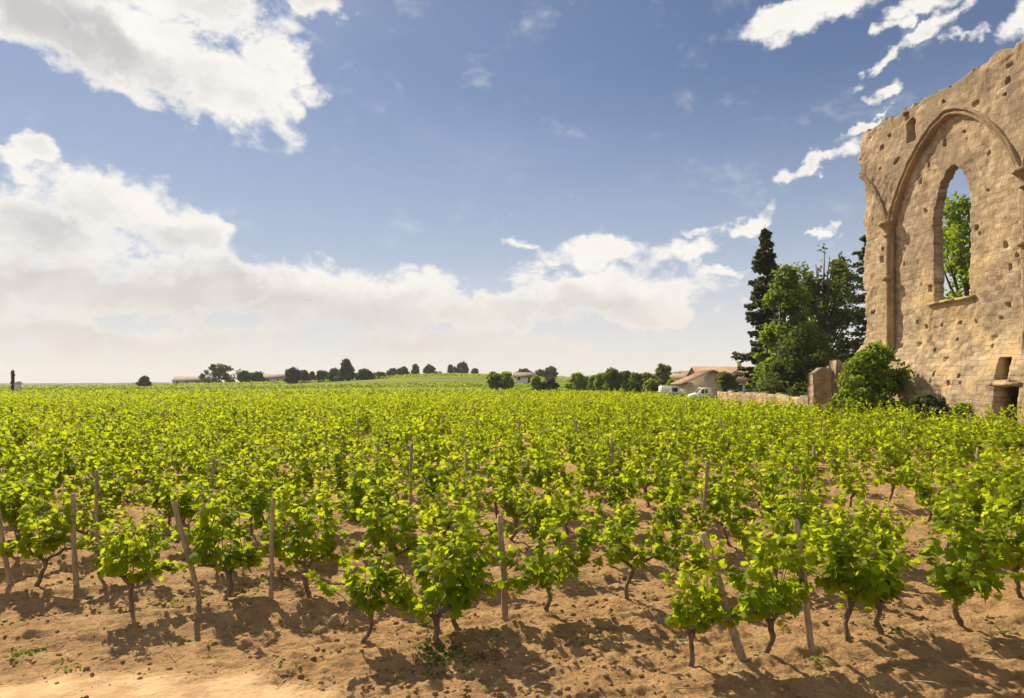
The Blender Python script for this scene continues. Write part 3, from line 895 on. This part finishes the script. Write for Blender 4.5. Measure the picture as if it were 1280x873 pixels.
for i, (fx, fy, h, lx, ly, r, lab) in enumerate(posts_spec):
    x, y = foot(fx, fy); place_post(x, y, h, lx, ly, r, 40 + i, lab)
mid_posts = [(3.46, 8.45, 1.08, -.06, 'pale thick stake standing in the second row behind the bare-topped stake'),
             (7.9, 12.2, 1.15, .0, 'grey upright stake in a bare gap near the right edge'),
             (6.52, 19.2, 1.25, .0, 'slim stake above a patch of bare soil before the broken stone stub'),
             (-1.64, 11.6, 1.28, .02, 'stake rising above the leaves left of the middle of the vineyard'),
             (-5.15, 8.95, 1.25, -.02, 'grey upright stake half hidden in leaves behind the thick reddish one')]
for i, (x, y, h, lx, lab) in enumerate(mid_posts):
    place_post(x, y, h, lx, 0, .032, 60 + i, lab)
pm_ = [post_mesh(1.2, .08, 0, .034, 71), post_mesh(1.28, -.06, .04, .032, 72), post_mesh(1.1, -.16, 0, .036, 73)]

# the rest of the plot on its grid of rows
rng = np.random.RandomState(11)
first_u = {0: 8.45, 1: 4.05, 2: 2.1, 3: -.70}
cand = []
for i in range(-1, 62):
    nn = ROW0 + ROW_STEP * i
    u0 = first_u.get(i, 3.62 - 2.15 * i)
    u = u0
    while u < 75:
        uu = u + rng.uniform(-.1, .1); nj = nn + rng.uniform(-.06, .06)
        x, y = row_xy(uu, nj)
        u += .97
        if rng.rand() < .035: continue          # gaps
        if y < 4.5 or abs(x) > .80 * y + 6 or y > 86: continue
        wx = W0 - WS * y
        if x > wx - 2.2: continue
        if y > 44 and x > 18.6 + (y - 46) * .055: continue
        if y > 33 and y < 50 and math.hypot(x - 17.9, y - 36) < 3.2: continue
        cand.append((y, x, i, len(cand)))
cand.sort(key=lambda c: math.hypot(c[0], c[1]))
cells = {}
mass = MB()
LV1 = []
for s_ in range(6):
    tr, ca, fo = vine(40 + s_, 1, hgt=.98, ncane=14, width=1.1, leafn=.75, leafs=1.12)
    m_ = MB(); V, F, A = fo.arrays(); m_.add(V, list(F.values()), A); LV1.append(m_.arrays())
    V, F, A = tr.arrays(); LV1[-1] = LV1[-1] + (V, F, A)
LV2 = []
for s_ in range(8):
    tr, ca, fo = vine(50 + s_, 2, hgt=1.0, ncane=13, width=1.15, leafn=1.0)
    LV2.append(fo.arrays() + tuple(tr.arrays()))
nind = 0; npost = 0
trunks_mass = MB()
for (y, x, i, k) in cand:
    sc = rng.uniform(.80, 1.18) * (.93 if i < 4 else 1.0)
    rz = ROW_A + rng.choice([0, math.pi]) + rng.uniform(-.3, .3)
    vis = y > 4.8 and abs(x) < .725 * y + .5
    if nind < 284 and vis:
        d = math.hypot(x, y)
        parts = VAR0[rng.randint(12)] if d < 13 else VAR1[rng.randint(9)]
        side = 'left' if x / y < -.24 else 'right' if x / y > .24 else 'middle'
        ordn = {-1: 'front', 0: 'front', 1: 'second', 2: 'third', 3: 'fourth', 4: 'fifth', 5: 'sixth'}.get(i)
        if ordn: lab = f'green vine at the {side} of the {ordn} row, crowded by its neighbours'
        elif y < 16: lab = f'yellow-green vine amid the near rows at the {side}'
        else: lab = f'sunlit vine in the crowded rows further back at the {side}'
        place_vine(parts, x, y, rz, sc, lab, 'grapevines of the vineyard')
        nind += 1
    else:
        L = LV1[rng.randint(6)] if y < 46 else LV2[rng.randint(8)]
        c, s = math.cos(rz) * sc, math.sin(rz) * sc
        tv = rng.uniform(-.32, .10) if rng.rand() < .8 else -.45
        for (V, F, A), dst in ((L[:3], mass), (L[3:], trunks_mass)):
            if dst is trunks_mass and y > 46: continue
            Vn = np.stack([V[:, 0] * c - V[:, 1] * s + x, V[:, 0] * s + V[:, 1] * c + y, V[:, 2] * sc], 1)
            dst.add(Vn, list(F.values()), np.clip(A + tv, 0, 1))
    if k % 7 == 3 and npost < 90 and vis and y > 9 and y < 40 and rng.rand() < .8:
        sx, sy = x + .4 * UX, y + .4 * UY
        place_post(sx, sy, 1.2, 0, 0, .03, 0, 'weathered stake half buried in vine leaves, among the rows further back', pm_[rng.randint(3)])
        npost += 1
tag(link('far_vine_rows', mass.mesh('far_vine_rows', M['vine_leaf'])), 'mass of distant bright green vine rows filling the back of the vineyard', 'vines', kind='stuff')
tag(link('far_vine_trunks', trunks_mass.mesh('far_vine_trunks', M['vine_bark'])), 'dark trunks under the distant vine rows', 'vines', kind='stuff')
print('vines individual', nind, 'cand', len(cand), 'posts', npost)

# vines of the next plots beyond, seen as low green bands
far = MB(); g = np.random.RandomState(5)
def band(y0, y1, x0, x1, dens, h, size, tint, seed, rowd=None):
    g = np.random.RandomState(seed)
    n = int((y1 - y0) * (x1 - x0) * dens)
    xx, yy = g.uniform(x0, x1, n), g.uniform(y0, y1, n)
    if rowd: yy = np.round(yy / rowd) * rowd + g.randn(n) * .12 * rowd
    ok = np.abs(xx) < .85 * yy + 10
    xx, yy = xx[ok], yy[ok]; n = len(xx)
    zz = terrain(xx, yy) + g.rand(n) ** .7 * h
    P = np.stack([xx, yy, zz], 1)
    leaves(far, P, g.randn(n, 3) * (1, 1, .5), unit(g.randn(n, 3) * .5 + (0, -.2, .9)), size * (.7 + .6 * g.rand(n)), np.clip(tint + .18 * g.randn(n), 0, 1), 2)
band(98, 128, -130, 26, 7.0, .75, .32, .12, 201, 1.8)
band(134, 190, -190, 30, 1.6, .45, .40, .45, 202, 3)
band(205, 222, -180, 40, 4.0, .9, .45, .05, 203, 4)
band(300, 330, -300, 70, 1.4, .8, .6, .3, 204, 5)
tag(link('distant_vineyard', far.mesh('distant_vineyard', M['vine_leaf'])), 'low green bands of neighbouring vineyards towards the horizon', 'vines', kind='stuff')

# ------------------------------------------------------------------ ground litter
def litter():
    g = np.random.RandomState(77)
    mb = MB()
    n = 15000
    r = 4.6 + 13 * g.rand(n) ** 1.7; a = np.radians(g.uniform(-44, 44, n))
    X, Y = r * np.sin(a), r * np.cos(a)
    Z = ground_z(X, Y); pm = path_mask(X, Y)
    clump = fbm(X * .8, Y * .8, oct=3, seed=81)
    for x, y, z, p_, c in zip(X, Y, Z, pm, clump):
        if p_ > .5 and (g.rand() < .6 or c > .2): continue
        if c < -.1 and g.rand() < .6: continue
        s = (.005 + .022 * g.rand() ** 3.2) * (1 + .02 * y)
        rock(mb, (x, y, z + s * .15), s, g, .75, 0.0)
    o = link('soil_clods', mb.mesh('soil_clods', M['soil']))
    tag(o, 'crumbled clods of reddish soil strewn between the vines', 'soil', kind='stuff')
    tw = MB()
    for i in range(420):
        r = 4.9 + 7 * g.rand(); a = R(g.uniform(-42, 42)); x, y = r * math.sin(a), r * math.cos(a)
        if path_mask(np.array([x]), np.array([y]))[0] > .4: continue
        L = g.uniform(.05, .26); b = g.rand() * 6.28; z = gz(x, y) + .012
        p0 = np.array([x, y, z]); d = np.array([math.cos(b), math.sin(b), g.uniform(-.02, .12)]) * L
        tw.tube(np.array([p0, p0 + d * .5 + g.randn(3) * .01, p0 + d]), g.uniform(.002, .005), 4)
    tag(link('dry_prunings', tw.mesh('dry_prunings', M['post_wood'])), 'thin dry prunings scattered on the soil', 'twigs', kind='stuff')
litter()
def weeds():
    g = np.random.RandomState(8)
    mb = MB()
    spots = [(560, 822, .30, 230, .5), (545, 812, .18, 90, .5), (612, 800, .16, 40, .7), (1110, 792, .15, 60, .6), (1018, 830, .10, 30, .8), (740, 805, .12, 30, .9), (720, 800, .2, 30, .8), (8, 820, .25, 60, .8), (30, 815, .1, 25, .8), (225, 760, .3, 40, .8), (330, 735, .3, 50, .6)]
    for i in range(70):
        y = 5.6 + 16 * g.rand(); x = g.uniform(-.7, .7) * y
        spots.append((640 + 900 * x / y, 478 + 900 * CAM_H / y, .06 + .12 * g.rand(), 12, .5 + .4 * g.rand()))
    for fx, fy, r, n, t in spots:
        x, y = foot(fx, fy)
        if path_mask(np.array([x]), np.array([y]))[0] > .5 and n < 20: continue
        xx = x + r * g.randn(n) * .6; yy = y + r * g.randn(n) * .6
        P = np.stack([xx, yy, ground_z(xx, yy) - .004], 1)
        D = g.randn(n, 3); D[:, 2] = np.abs(D[:, 2]) + .5
        leaves(mb, P, D, unit(g.randn(n, 3)), (.014 + .03 * g.rand(n)), np.clip(t + .2 * g.randn(n), 0, 1), 1)
    tag(link('weeds', mb.mesh('weeds', M['weed_leaf'])), 'sparse low weeds sprouting from the tilled soil', 'weeds', kind='stuff')
weeds()

# ------------------------------------------------------------------ trees
def blob_tree(name, x, y, h, w, label, mat='tree_leaf', cat='tree', group=None, seed=0, trunk=.25, nclump=26, per=90, leaf=.28, shape='round', base=None, tint=.5, openness=0.0, limbs=7, depth=None):
    """trunk with limbs; crown of leaf clumps at the limb ends, uneven outline"""
    g = np.random.RandomState(seed)
    z0 = float(terrain(np.array([x]), np.array([y]))[0]) if base is None else base
    root = link(name, None, loc=(x, y, z0)); tag(root, label, cat, group)
    tr = MB(); cr = MB()
    zb = h * trunk
    n = 10; q = np.linspace(0, 1, n)
    ax = np.stack([np.cumsum(g.randn(n)) * .012 * h, np.cumsum(g.randn(n)) * .012 * h, -.2 + q * (h * (.66 if openness > .95 else .82))], 1)
    tr.tube(ax, np.maximum(.028 * h * (1 - q) ** .8, .012 * h * .4), 8, rough=.1)
    d = (depth or w)
    cl = []
    for c in range(nclump):
        f = (c + .5) / nclump
        z = zb + (h - zb) * f
        if shape == 'round': rad = math.sqrt(max(0.02, 1 - (2 * f - 1) ** 2 * .96)) * (1 if f > .35 else .9)
        elif shape == 'dome': rad = math.sqrt(max(.03, 1 - f ** 2.2))
        elif shape == 'cone': rad = (1 - f) * 1.0 + .06
        elif shape == 'column': rad = min(1, (1 - f) * 3) * .9 + .1
        else: rad = .55 + .45 * math.sin(f * 3.0 + .6)
        a = c * 2.4 + g.rand() * .9
        rr = rad * (g.rand() ** .42) * (1 + .22 * g.randn() * (g.rand() < .35))
        px_, py_ = math.cos(a) * rr * w / 2 * .86, math.sin(a) * rr * d / 2 * .86
        cl.append((px_, py_, z + g.randn() * .03 * h - .03 * h))
    cl = np.array(cl)
    for c, (px_, py_, pz) in enumerate(cl):
        cx = np.array([np.interp(pz * .6, ax[:, 2], ax[:, j]) for j in range(3)])
        if c % max(1, nclump // (limbs * 3)) == 0:
            m = 6; r = np.linspace(0, 1, m)[:, None]
            e = np.array([px_, py_, pz])
            lp = cx * (1 - r) + e * r; lp[:, 2] += np.sin(r[:, 0] * 3) * .03 * h * -1
            tr.tube(lp, np.maximum(.011 * h * (1 - r[:, 0] * .8), .01), 5, rough=.1)
        cs = (.09 + .13 * g.rand() ** 1.3) * min(w, (h - zb) * .9)
        k = int(per * (.5 + .9 * g.rand()))
        v = unit(g.randn(k, 3)) * (g.rand(k, 1) ** .42)
        v *= np.array([1.15, 1.15, .8]) * cs
        sub = v + np.array([px_, py_, pz])
        if openness: 
            keep = vnoise(sub[:, 0] / (.16 * w) + seed, sub[:, 1] / (.16 * w), sub[:, 2] / (.13 * h), seed=seed) > openness - 1
            sub = sub[keep]; v = v[keep]; k = len(sub)
        sub[:, 2] = np.maximum(sub[:, 2], .05 * leaf)
        nn = unit(unit(v) * .9 + np.array([0, 0, .55]) + g.randn(k, 3) * .45)
        dd = g.randn(k, 3) + unit(v) * .6 - (0, 0, .3)
        ti = np.clip(tint + .16 * g.randn() + .2 * g.randn(k), 0, 1)
        leaves(cr, sub, dd, nn, leaf * (.7 + .6 * g.rand(k)), ti, 1 if leaf < .5 and h * 900 / max(y, 1) > 100 else 2)
    link('trunk', tr.mesh('trunk', M['tree_bark'], True), root)
    link('crown', cr.mesh('crown', M[mat]), root)
    return root

def conifer(name, x, y, h, w, label, seed=0, cat='conifer', group=None, mat='conifer_leaf', base=0.0, droop=.25, whorls=24, z0=.10, dens=1.0):
    g = np.random.RandomState(seed)
    root = link(name, None, loc=(x, y, base)); tag(root, label, cat, group)
    tr = MB(); cr = MB()
    q = np.linspace(0, 1, 12)
    tr.tube(np.stack([.01 * h * np.sin(q * 4), 0 * q, -.2 + q * (h + .2)], 1), .018 * h * (1 - q) + .02, 8)
    for k in range(whorls):
        f = z0 + (1 - z0) * (k / whorls)
        z = h * f
        L0 = w / 2 * (1 - (f - z0) / (1 - z0)) ** .62 * 1.05
        nb = g.randint(4, 7)
        for b in range(nb):
            a = g.rand() * 6.28
            L = L0 * g.uniform(.3, 1.15) * (1 + .25 * math.sin(k * 1.7 + a))
            m = 7; r = np.linspace(0, 1, m)
            dr = droop * L * (.6 + .6 * g.rand())
            bp = np.stack([np.cos(a) * L * r, np.sin(a) * L * r, z - dr * np.sin(r * 2.1) + .30 * dr * r ** 3 + g.uniform(-.02, .02) * h], 1)
            tr.tube(bp, np.maximum(.035 * (1 - r) * h / 18, .008), 4, cap=False)
            n = int((30 + 34 * L) * dens)
            tt = g.rand(n) ** .75
            P = np.stack([np.interp(tt, r, bp[:, j]) for j in range(3)], 1)
            wdt = (.12 + .22 * L) * (1 - .6 * tt) + .1
            side = g.uniform(-1, 1, n) * wdt
            P += np.stack([-np.sin(a) * side, np.cos(a) * side, -np.abs(g.randn(n)) * .14 - .1 * np.abs(side)], 1)
            D = np.stack([np.cos(a) + .8 * np.sign(side) * -np.sin(a), np.sin(a) + .8 * np.sign(side) * np.cos(a), -.5 - .5 * g.rand(n)], 1) + g.randn(n, 3) * .3
            leaves(cr, P, D, unit(g.randn(n, 3) * .5 + (0, 0, 1)), (.24 + .18 * g.rand(n)) * (h / 18) ** .5, np.clip(.45 + .25 * g.randn(n), 0, 1), 2)
    link('trunk', tr.mesh('trunk', M['tree_bark'], True), root)
    link('crown', cr.mesh('crown', M[mat]), root)
    return root

def zat(y, D): return (478 - y) / 900 * D + CAM_H
conifer('spruce_tree', at(958, 74), 74, zat(281, 74), 6.4, 'tall narrow dark spruce with drooping ragged branches standing alone at left of the grove', seed=3, whorls=36, z0=.04, dens=1.8)
blob_tree('acacia_tree', at(982, 69), 69, zat(336, 69), 5.6, 'light green leafy tree in front of the tall dark spruce', 'bright_leaf', seed=12, trunk=.05, nclump=95, per=150, leaf=.27, shape='column', tint=.12, openness=.78)
blob_tree('oak_tree', at(1032, 78), 78, zat(318, 78), 8.2, 'broad airy dark tree with sky showing through its branches, between spruce and ruin', 'tree_leaf', seed=14, trunk=.1, nclump=150, per=190, leaf=.27, shape='round', openness=1.0, limbs=20, tint=.2)
blob_tree('shrub_tree', at(1005, 66), 66, zat(410, 66), 7.6, 'dense low dark tree filling the foot of the grove', 'tree_leaf', seed=15, trunk=.05, nclump=60, per=210, leaf=.25, shape='dome', tint=.3)
conifer('cedar_tree', at(1086, 80), 80, zat(285, 80), 9.5, 'dark cedar with flat layered boughs just behind the left edge of the ruin', seed=9, whorls=18, droop=.05, z0=.2, dens=1.0)
blob_tree('maple_tree', at(1204, 52), 52, zat(245, 52), 7.0, 'bright green tree seen through the lancet window of the ruin', 'bright_leaf', seed=17, trunk=.1, nclump=70, per=170, leaf=.24, shape='round', openness=.7, tint=.45)
blob_tree('round_bush', at(1094, 36.5), 36.5, zat(438, 36.5), 4.2, 'big rounded bright green bush growing at the foot of the ruin', 'bright_leaf', cat='bush', seed=19, trunk=.06, nclump=80, per=300, leaf=.16, shape='dome', tint=.34, depth=3.4, openness=.82)
blob_tree('scrub_bush', at(1160, 32.4), 32.4, 1.75, 2.6, 'low scrubby dark bush against the ruin wall, right of the big round bush', 'dark_leaf', cat='bush', seed=23, trunk=.05, nclump=26, per=160, leaf=.12, shape='dome', tint=.6)
blob_tree('yellow_bush', at(1206, 30.3), 30.3, 1.45, 1.1, 'small yellowing bush against the ruin wall left of the doorway', 'bright_leaf', cat='bush', seed=24, trunk=.05, nclump=18, per=110, leaf=.10, shape='dome', tint=.8)

# ------------------------------------------------------------------ far tree line
tl = [ # x0, x1, top y, distance, kind, matname, label
 (250, 298, 454, 340, 'dome', 'dark_leaf', 'wide dark dome-shaped tree beside the long white barn on the left horizon'),
 (299, 313, 464, 335, 'round', 'dark_leaf', 'small rounded dark tree right of the wide dome-shaped tree'),
 (312, 330, 465, 340, 'round', 'dark_leaf', 'low dark tree just left of the small far cottage'),
 (173, 187, 471, 300, 'dome', 'dark_leaf', 'lone tiny bush on the flat left horizon'),
 (357, 375, 460, 300, 'round', 'dark_leaf', 'dark bushy tree right of the small far cottage'),
 (374, 386, 464, 310, 'round', 'dark_leaf', 'smaller dark tree touching the bushy one right of the cottage'),
 (386, 395, 465, 320, 'cone', 'dark_leaf', 'tiny pointed tree left of the tall cone-shaped tree'),
 (396, 409, 463, 310, 'round', 'dark_leaf', 'small round tree left of the tall cone-shaped tree'),
 (408, 428, 461, 305, 'dome', 'dark_leaf', 'bushy tree at the left foot of the tall cone-shaped tree'),
 (421, 445, 448, 300, 'cone', 'conifer_leaf', 'tall cone-shaped dark tree, highest on the middle horizon'),
 (443, 468, 462, 300, 'dome', 'dark_leaf', 'wide low dark tree right of the tall cone-shaped tree'),
 (466, 484, 466, 310, 'dome', 'tree_leaf', 'low green tree in the hedge on the middle horizon'),
 (484, 498, 461, 420, 'round', 'dark_leaf', 'leftmost of the small dark trees on the ridge'),
 (496, 512, 459, 420, 'round', 'dark_leaf', 'second small dark tree on the ridge'),
 (514, 525, 456, 420, 'cone', 'dark_leaf', 'pointed small tree on the ridge'),
 (530, 543, 456, 420, 'round', 'dark_leaf', 'round small tree left of the pale hut on the ridge'),
 (559, 567, 456, 420, 'cone', 'dark_leaf', 'thin pointed tree right of the pale hut on the ridge'),
 (568, 586, 453, 420, 'round', 'dark_leaf', 'largest round tree on the ridge, right of the thin pointed one'),
 (590, 597, 461, 420, 'round', 'dark_leaf', 'tiny round tree at the right end of the ridge'),
 (608, 626, 461, 190, 'round', 'bright_leaf', 'bright green round bush where the ridge runs down'),
 (622, 641, 461, 190, 'round', 'bright_leaf', 'second bright green bush with a flat top in mid distance'),
 (646, 664, 460, 380, 'round', 'dark_leaf', 'dark tree just right of the bright bushes'),
 (668, 682, 461, 380, 'round', 'dark_leaf', 'small dark tree in the far hedge right of centre'),
 (680, 696, 457, 380, 'round', 'dark_leaf', 'taller dark tree in the far hedge right of centre'),
 (664, 676, 467, 170, 'dome', 'bright_leaf', 'little yellow-green bush at the field edge'),
 (678, 697, 468, 170, 'dome', 'dark_leaf', 'dark low bush at the field edge'),
 (710, 735, 463, 170, 'dome', 'bright_leaf', 'broad bright bush at the field edge'),
 (735, 751, 467, 165, 'dome', 'tree_leaf', 'small mid-green bush right of the broad bright bush'),
 (745, 760, 462, 160, 'round', 'bright_leaf', 'yellow-green young tree left of the rounded olive tree'),
 (754, 778, 456, 155, 'round', 'tree_leaf', 'rounded olive-green tree before the village'),
 (777, 790, 460, 165, 'round', 'dark_leaf', 'narrow dark tree right of the rounded olive-green tree'),
 (787, 803, 462, 160, 'round', 'tree_leaf', 'brownish green tree in the village hedge'),
 (800, 822, 463, 170, 'round', 'tree_leaf', 'rounded tree left of the tall village tree'),
 (818, 838, 449, 175, 'round', 'tree_leaf', 'tall soft-topped tree above the village hedge'),
 (800, 828, 471, 125, 'dome', 'bright_leaf', 'left half of the bright clipped hedge behind the white van'),
 (826, 856, 472, 125, 'dome', 'bright_leaf', 'right half of the bright clipped hedge beside the tiled house'),
 (780, 802, 474, 122, 'dome', 'dark_leaf', 'dark shrub at the left end of the bright hedge'),
 (898, 919, 459, 98, 'round', 'tree_leaf', 'dark round tree in front of the tiled house'),
 (932, 962, 467, 84, 'dome', 'bright_leaf', 'yellow-green bush between the tiled house and the grove'),
 (838, 856, 463, 230, 'round', 'dark_leaf', 'distant dark tree above the roof of the tiled house, left'),
 (862, 880, 461, 230, 'round', 'dark_leaf', 'distant dark tree above the roof of the tiled house, right'),
]
for i, (x0, x1, ty, D, kind, mt, lab) in enumerate(tl):
    X = at((x0 + x1) / 2, D); base = float(terrain(np.array([X]), np.array([D]))[0])
    H = max(1.2, (zat(ty, D) - base) * (.80 if x0 > 600 else .93)); w = (x1 - x0) / 900 * D * 1.12
    blob_tree('far_tree' if H > 3.5 else 'far_bush', X, D, H, w, lab, mt, cat='tree' if H > 3.5 else 'bush', seed=300 + i, trunk=.04 if kind == 'dome' else .1,
              nclump=46 if D > 200 else 44, per=90 if D > 200 else 110, leaf=.9 if D > 350 else .7 if D > 250 else .45 if D > 140 else .32, shape=kind, limbs=3,
              tint=.5 + .45 * _hash(np.array([i]), np.array([1]), np.array([2]), 9)[0], group=None)

# ------------------------------------------------------------------ buildings
def house(name, x, y, L, Wd, hw, hr, rz, label, wall='cream', roof='roof_tile', nwin=3, base=None, chimney=False, axis='x'):
    z0 = float(terrain(np.array([x]), np.array([y]))[0]) if base is None else base
    root = link(name, None, loc=(x, y, z0), rz=rz); tag(root, label, 'house')
    a, b = L / 2, Wd / 2
    mb = MB()
    V = np.array([(-a, -b, -1), (a, -b, -1), (a, b, -1), (-a, b, -1), (-a, -b, hw), (a, -b, hw), (a, b, hw), (-a, b, hw), (-a, 0, hw + hr), (a, 0, hw + hr)], float)
    mb.add(V, [np.array([(0, 1, 5, 4), (2, 3, 7, 6), (4, 5, 9, 8), (6, 7, 8, 9)]), np.array([(1, 2, 6, 9, 5), (3, 0, 4, 8, 7)])])
    link('wall', mb.mesh('wall', M[wall]), root)
    mb = MB(); e = .45; t = .16
    sl = hr / b
    for s in (-1, 1):
        Vr = []
        for dz in (.02, t):
            Vr += [(-a - e, s * (b + e), hw - e * sl + dz), (a + e, s * (b + e), hw - e * sl + dz), (a + e, 0, hw + hr + dz), (-a - e, 0, hw + hr + dz)]
        F = np.array([(0, 1, 2, 3), (7, 6, 5, 4), (0, 4, 5, 1), (1, 5, 6, 2), (2, 6, 7, 3), (3, 7, 4, 0)])
        if s > 0: F = F[:, ::-1]
        mb.add(np.array(Vr), [F])
    ro = link('roof', mb.mesh('roof', M[roof]), root)
    if chimney:
        mb = MB(); mb.box((a * .4, -.3, hw + hr * .5), (a * .4 + .7, .3, hw + hr + .9)); mb.box((a * .4 - .07, -.37, hw + hr + .9), (a * .4 + .77, .37, hw + hr + 1.0))
        link('chimney', mb.mesh('chimney', M['cream']), ro)
    for i in range(nwin):
        wx = -a + L * (i + .5) / nwin
        door = (i == nwin // 2)
        z1, z2 = (0, 2.1) if door else (1.0, 2.1)
        mb = MB(); ww = .5
        for lo, hi in (((wx - ww - .08, -b - .04, z1), (wx - ww, -b + .02, z2)), ((wx + ww, -b - .04, z1), (wx + ww + .08, -b + .02, z2)), ((wx - ww - .08, -b - .04, z2), (wx + ww + .08, -b + .02, z2 + .1))): mb.box(lo, hi)
        f = link('door_frame' if door else 'window_frame', mb.mesh('frame', M['white_paint']), root)
        mb = MB(); mb.box((wx - ww, -b - .02, z1), (wx + ww, -b + .01, z2))
        link('door_panel' if door else 'pane', mb.mesh('pane', M['brown_wood'] if door else M['glass']), f)
    return root
# village house group behind the right side of the vineyard
house('tiled_house', at(884, 112), 112, 8.0, 9.0, 2.3, 1.9, R(88), 'cream house end with low terracotta tiled roof behind the vines', nwin=2, base=-.2)
house('tiled_house', at(908, 121), 122, 10.5, 7.5, 3.1, 1.9, R(4), 'long terracotta roofed house behind the dark round tree', nwin=3, chimney=True, base=-.2)
house('tiled_house', at(926, 105), 106, 4.5, 5, 2.7, 1.3, R(8), 'small beige annexe with tiled roof right of the dark round tree', wall='offwhite', nwin=2, base=-.2)
house('white_barn', at(243, 350), 350, 17.5, 8, 2.2, 2.0, R(3), 'long low white barn with a brown roof on the left horizon', wall='offwhite', roof='roof_brown', nwin=4)
house('far_cottage', at(344, 345), 345, 9.5, 6, 2.6, 1.6, R(-4), 'small pale cottage between dark trees on the left horizon', wall='offwhite', roof='roof_brown', nwin=2)
house('far_hut', at(547, 420), 420, 3.8, 4, 2.3, 1.2, R(5), 'tiny pale hut among the small trees on the ridge', wall='cream', roof='roof_brown', nwin=1)
house('far_cottage', at(656, 250), 250, 7, 5, 2.2, 1.3, R(-6), 'brown roofed cottage beside the bright green bushes right of centre', wall='offwhite', roof='roof_brown', nwin=2)
house('far_cottage', at(848, 190), 190, 7, 5, 2.8, 1.5, R(9), 'pale cottage peeping over the hedge left of the tiled house', wall='offwhite', roof='roof_tile', nwin=2)

def van(x, y, rz, L, H, label):
    root = link('parked_van', None, loc=(x, y, -.15), rz=rz); tag(root, label, 'van')
    mb = MB(); w = .95
    prof = [(-L / 2, .35), (-L / 2, H - .12), (-L / 2 + .12, H), (L / 2 - 1.35, H), (L / 2 - .75, H * .60), (L / 2 - .1, H * .5), (L / 2, H * .42), (L / 2, .35)]
    k = len(prof)
    V = np.array([(px_, -w, pz) for px_, pz in prof] + [(px_, w, pz) for px_, pz in prof], float)
    F = [np.arange(k)[None], (np.arange(k) + k)[::-1][None], np.array([((i + 1) % k, i, i + k, (i + 1) % k + k) for i in range(k)])]
    mb.add(V, F); link('body', mb.mesh('body', M['white_paint']), root)
    for sx in (-L / 2 + .8, L / 2 - .8):
        for sy in (-w, w):
            mb = MB(); mb.tube(np.array([(sx, sy - .1, .33), (sx, sy + .06, .33)]), .33, 18)
            wl = link('wheel', mb.mesh('wheel', M['tyre']), root)
            mb = MB(); mb.tube(np.array([(sx, sy - .12, .33), (sx, sy + .08, .33)]), .17, 12)
            link('rim', mb.mesh('rim', M['steel']), wl)
    for sy in (-w - .01, w - .01):
        mb = MB(); mb.box((L / 2 - 2.1, sy, H * .58), (L / 2 - 1.3, sy + .02, H * .88)); link('side_window', mb.mesh('side_window', M['glass']), root)
    mb = MB(); x0_, x1_ = L / 2 - 1.33, L / 2 - .78
    V = np.array([(x0_ + .03, -w * .9, H * .97), (x0_ + .03, w * .9, H * .97), (x1_ + .03, w * .9, H * .63), (x1_ + .03, -w * .9, H * .63)]); V2 = V - (.05, 0, .03)
    mb.add(np.concatenate([V, V2]), [np.array([(0, 3, 2, 1), (4, 5, 6, 7), (0, 1, 5, 4), (1, 2, 6, 5), (2, 3, 7, 6), (3, 0, 4, 7)])])
    link('windscreen', mb.mesh('windscreen', M['glass']), root)
van(at(841, 100), 100, R(2), 3.5, 1.95, 'white box van parked side-on before the clipped hedge')
van(at(877, 92), 93, R(178), 2.6, 1.75, 'small white van parked by the cream house end, right of the longer one')
# wayside pair on the left horizon
conifer('cypress_tree', at(16, 150), 150, zat(461, 150), .9, 'thin dark cypress on the left horizon at the edge of the picture', seed=31, whorls=16, droop=.0, z0=.05, dens=1.3, cat='cypress')
mb = MB(); mb.box((-.55, -.45, -.3), (.55, .45, 2.0)); mb.add(np.array([(-.65, -.55, 2), (.65, -.55, 2), (.65, .55, 2), (-.65, .55, 2), (0, 0, 2.9)]), [np.array([(3, 2, 1, 0)]), np.array([(0, 1, 4), (1, 2, 4), (2, 3, 4), (3, 0, 4)])])
o = link('stone_shrine', mb.mesh('stone_shrine', M['offwhite']), loc=(at(23, 148), 148, 0)); tag(o, 'small pale stone wayside shrine with pointed cap right of the cypress', 'shrine')

# ------------------------------------------------------------------ air
def haze():
    m, n = new_mat('haze')
    v = n.n('ShaderNodeVolumePrincipled', {'Color': (.93, .94, .97, 1), 'Density': .00017, 'Anisotropy': 0.0})
    o_ = n.n('ShaderNodeOutputMaterial'); n.t.links.new(v.outputs[0], o_.inputs['Volume'])
    mb = MB(); mb.box((-6400, -6400, -60), (6400, 6400, 130))
    tag(link('haze', mb.mesh('haze', m)), kind='stuff')
haze()
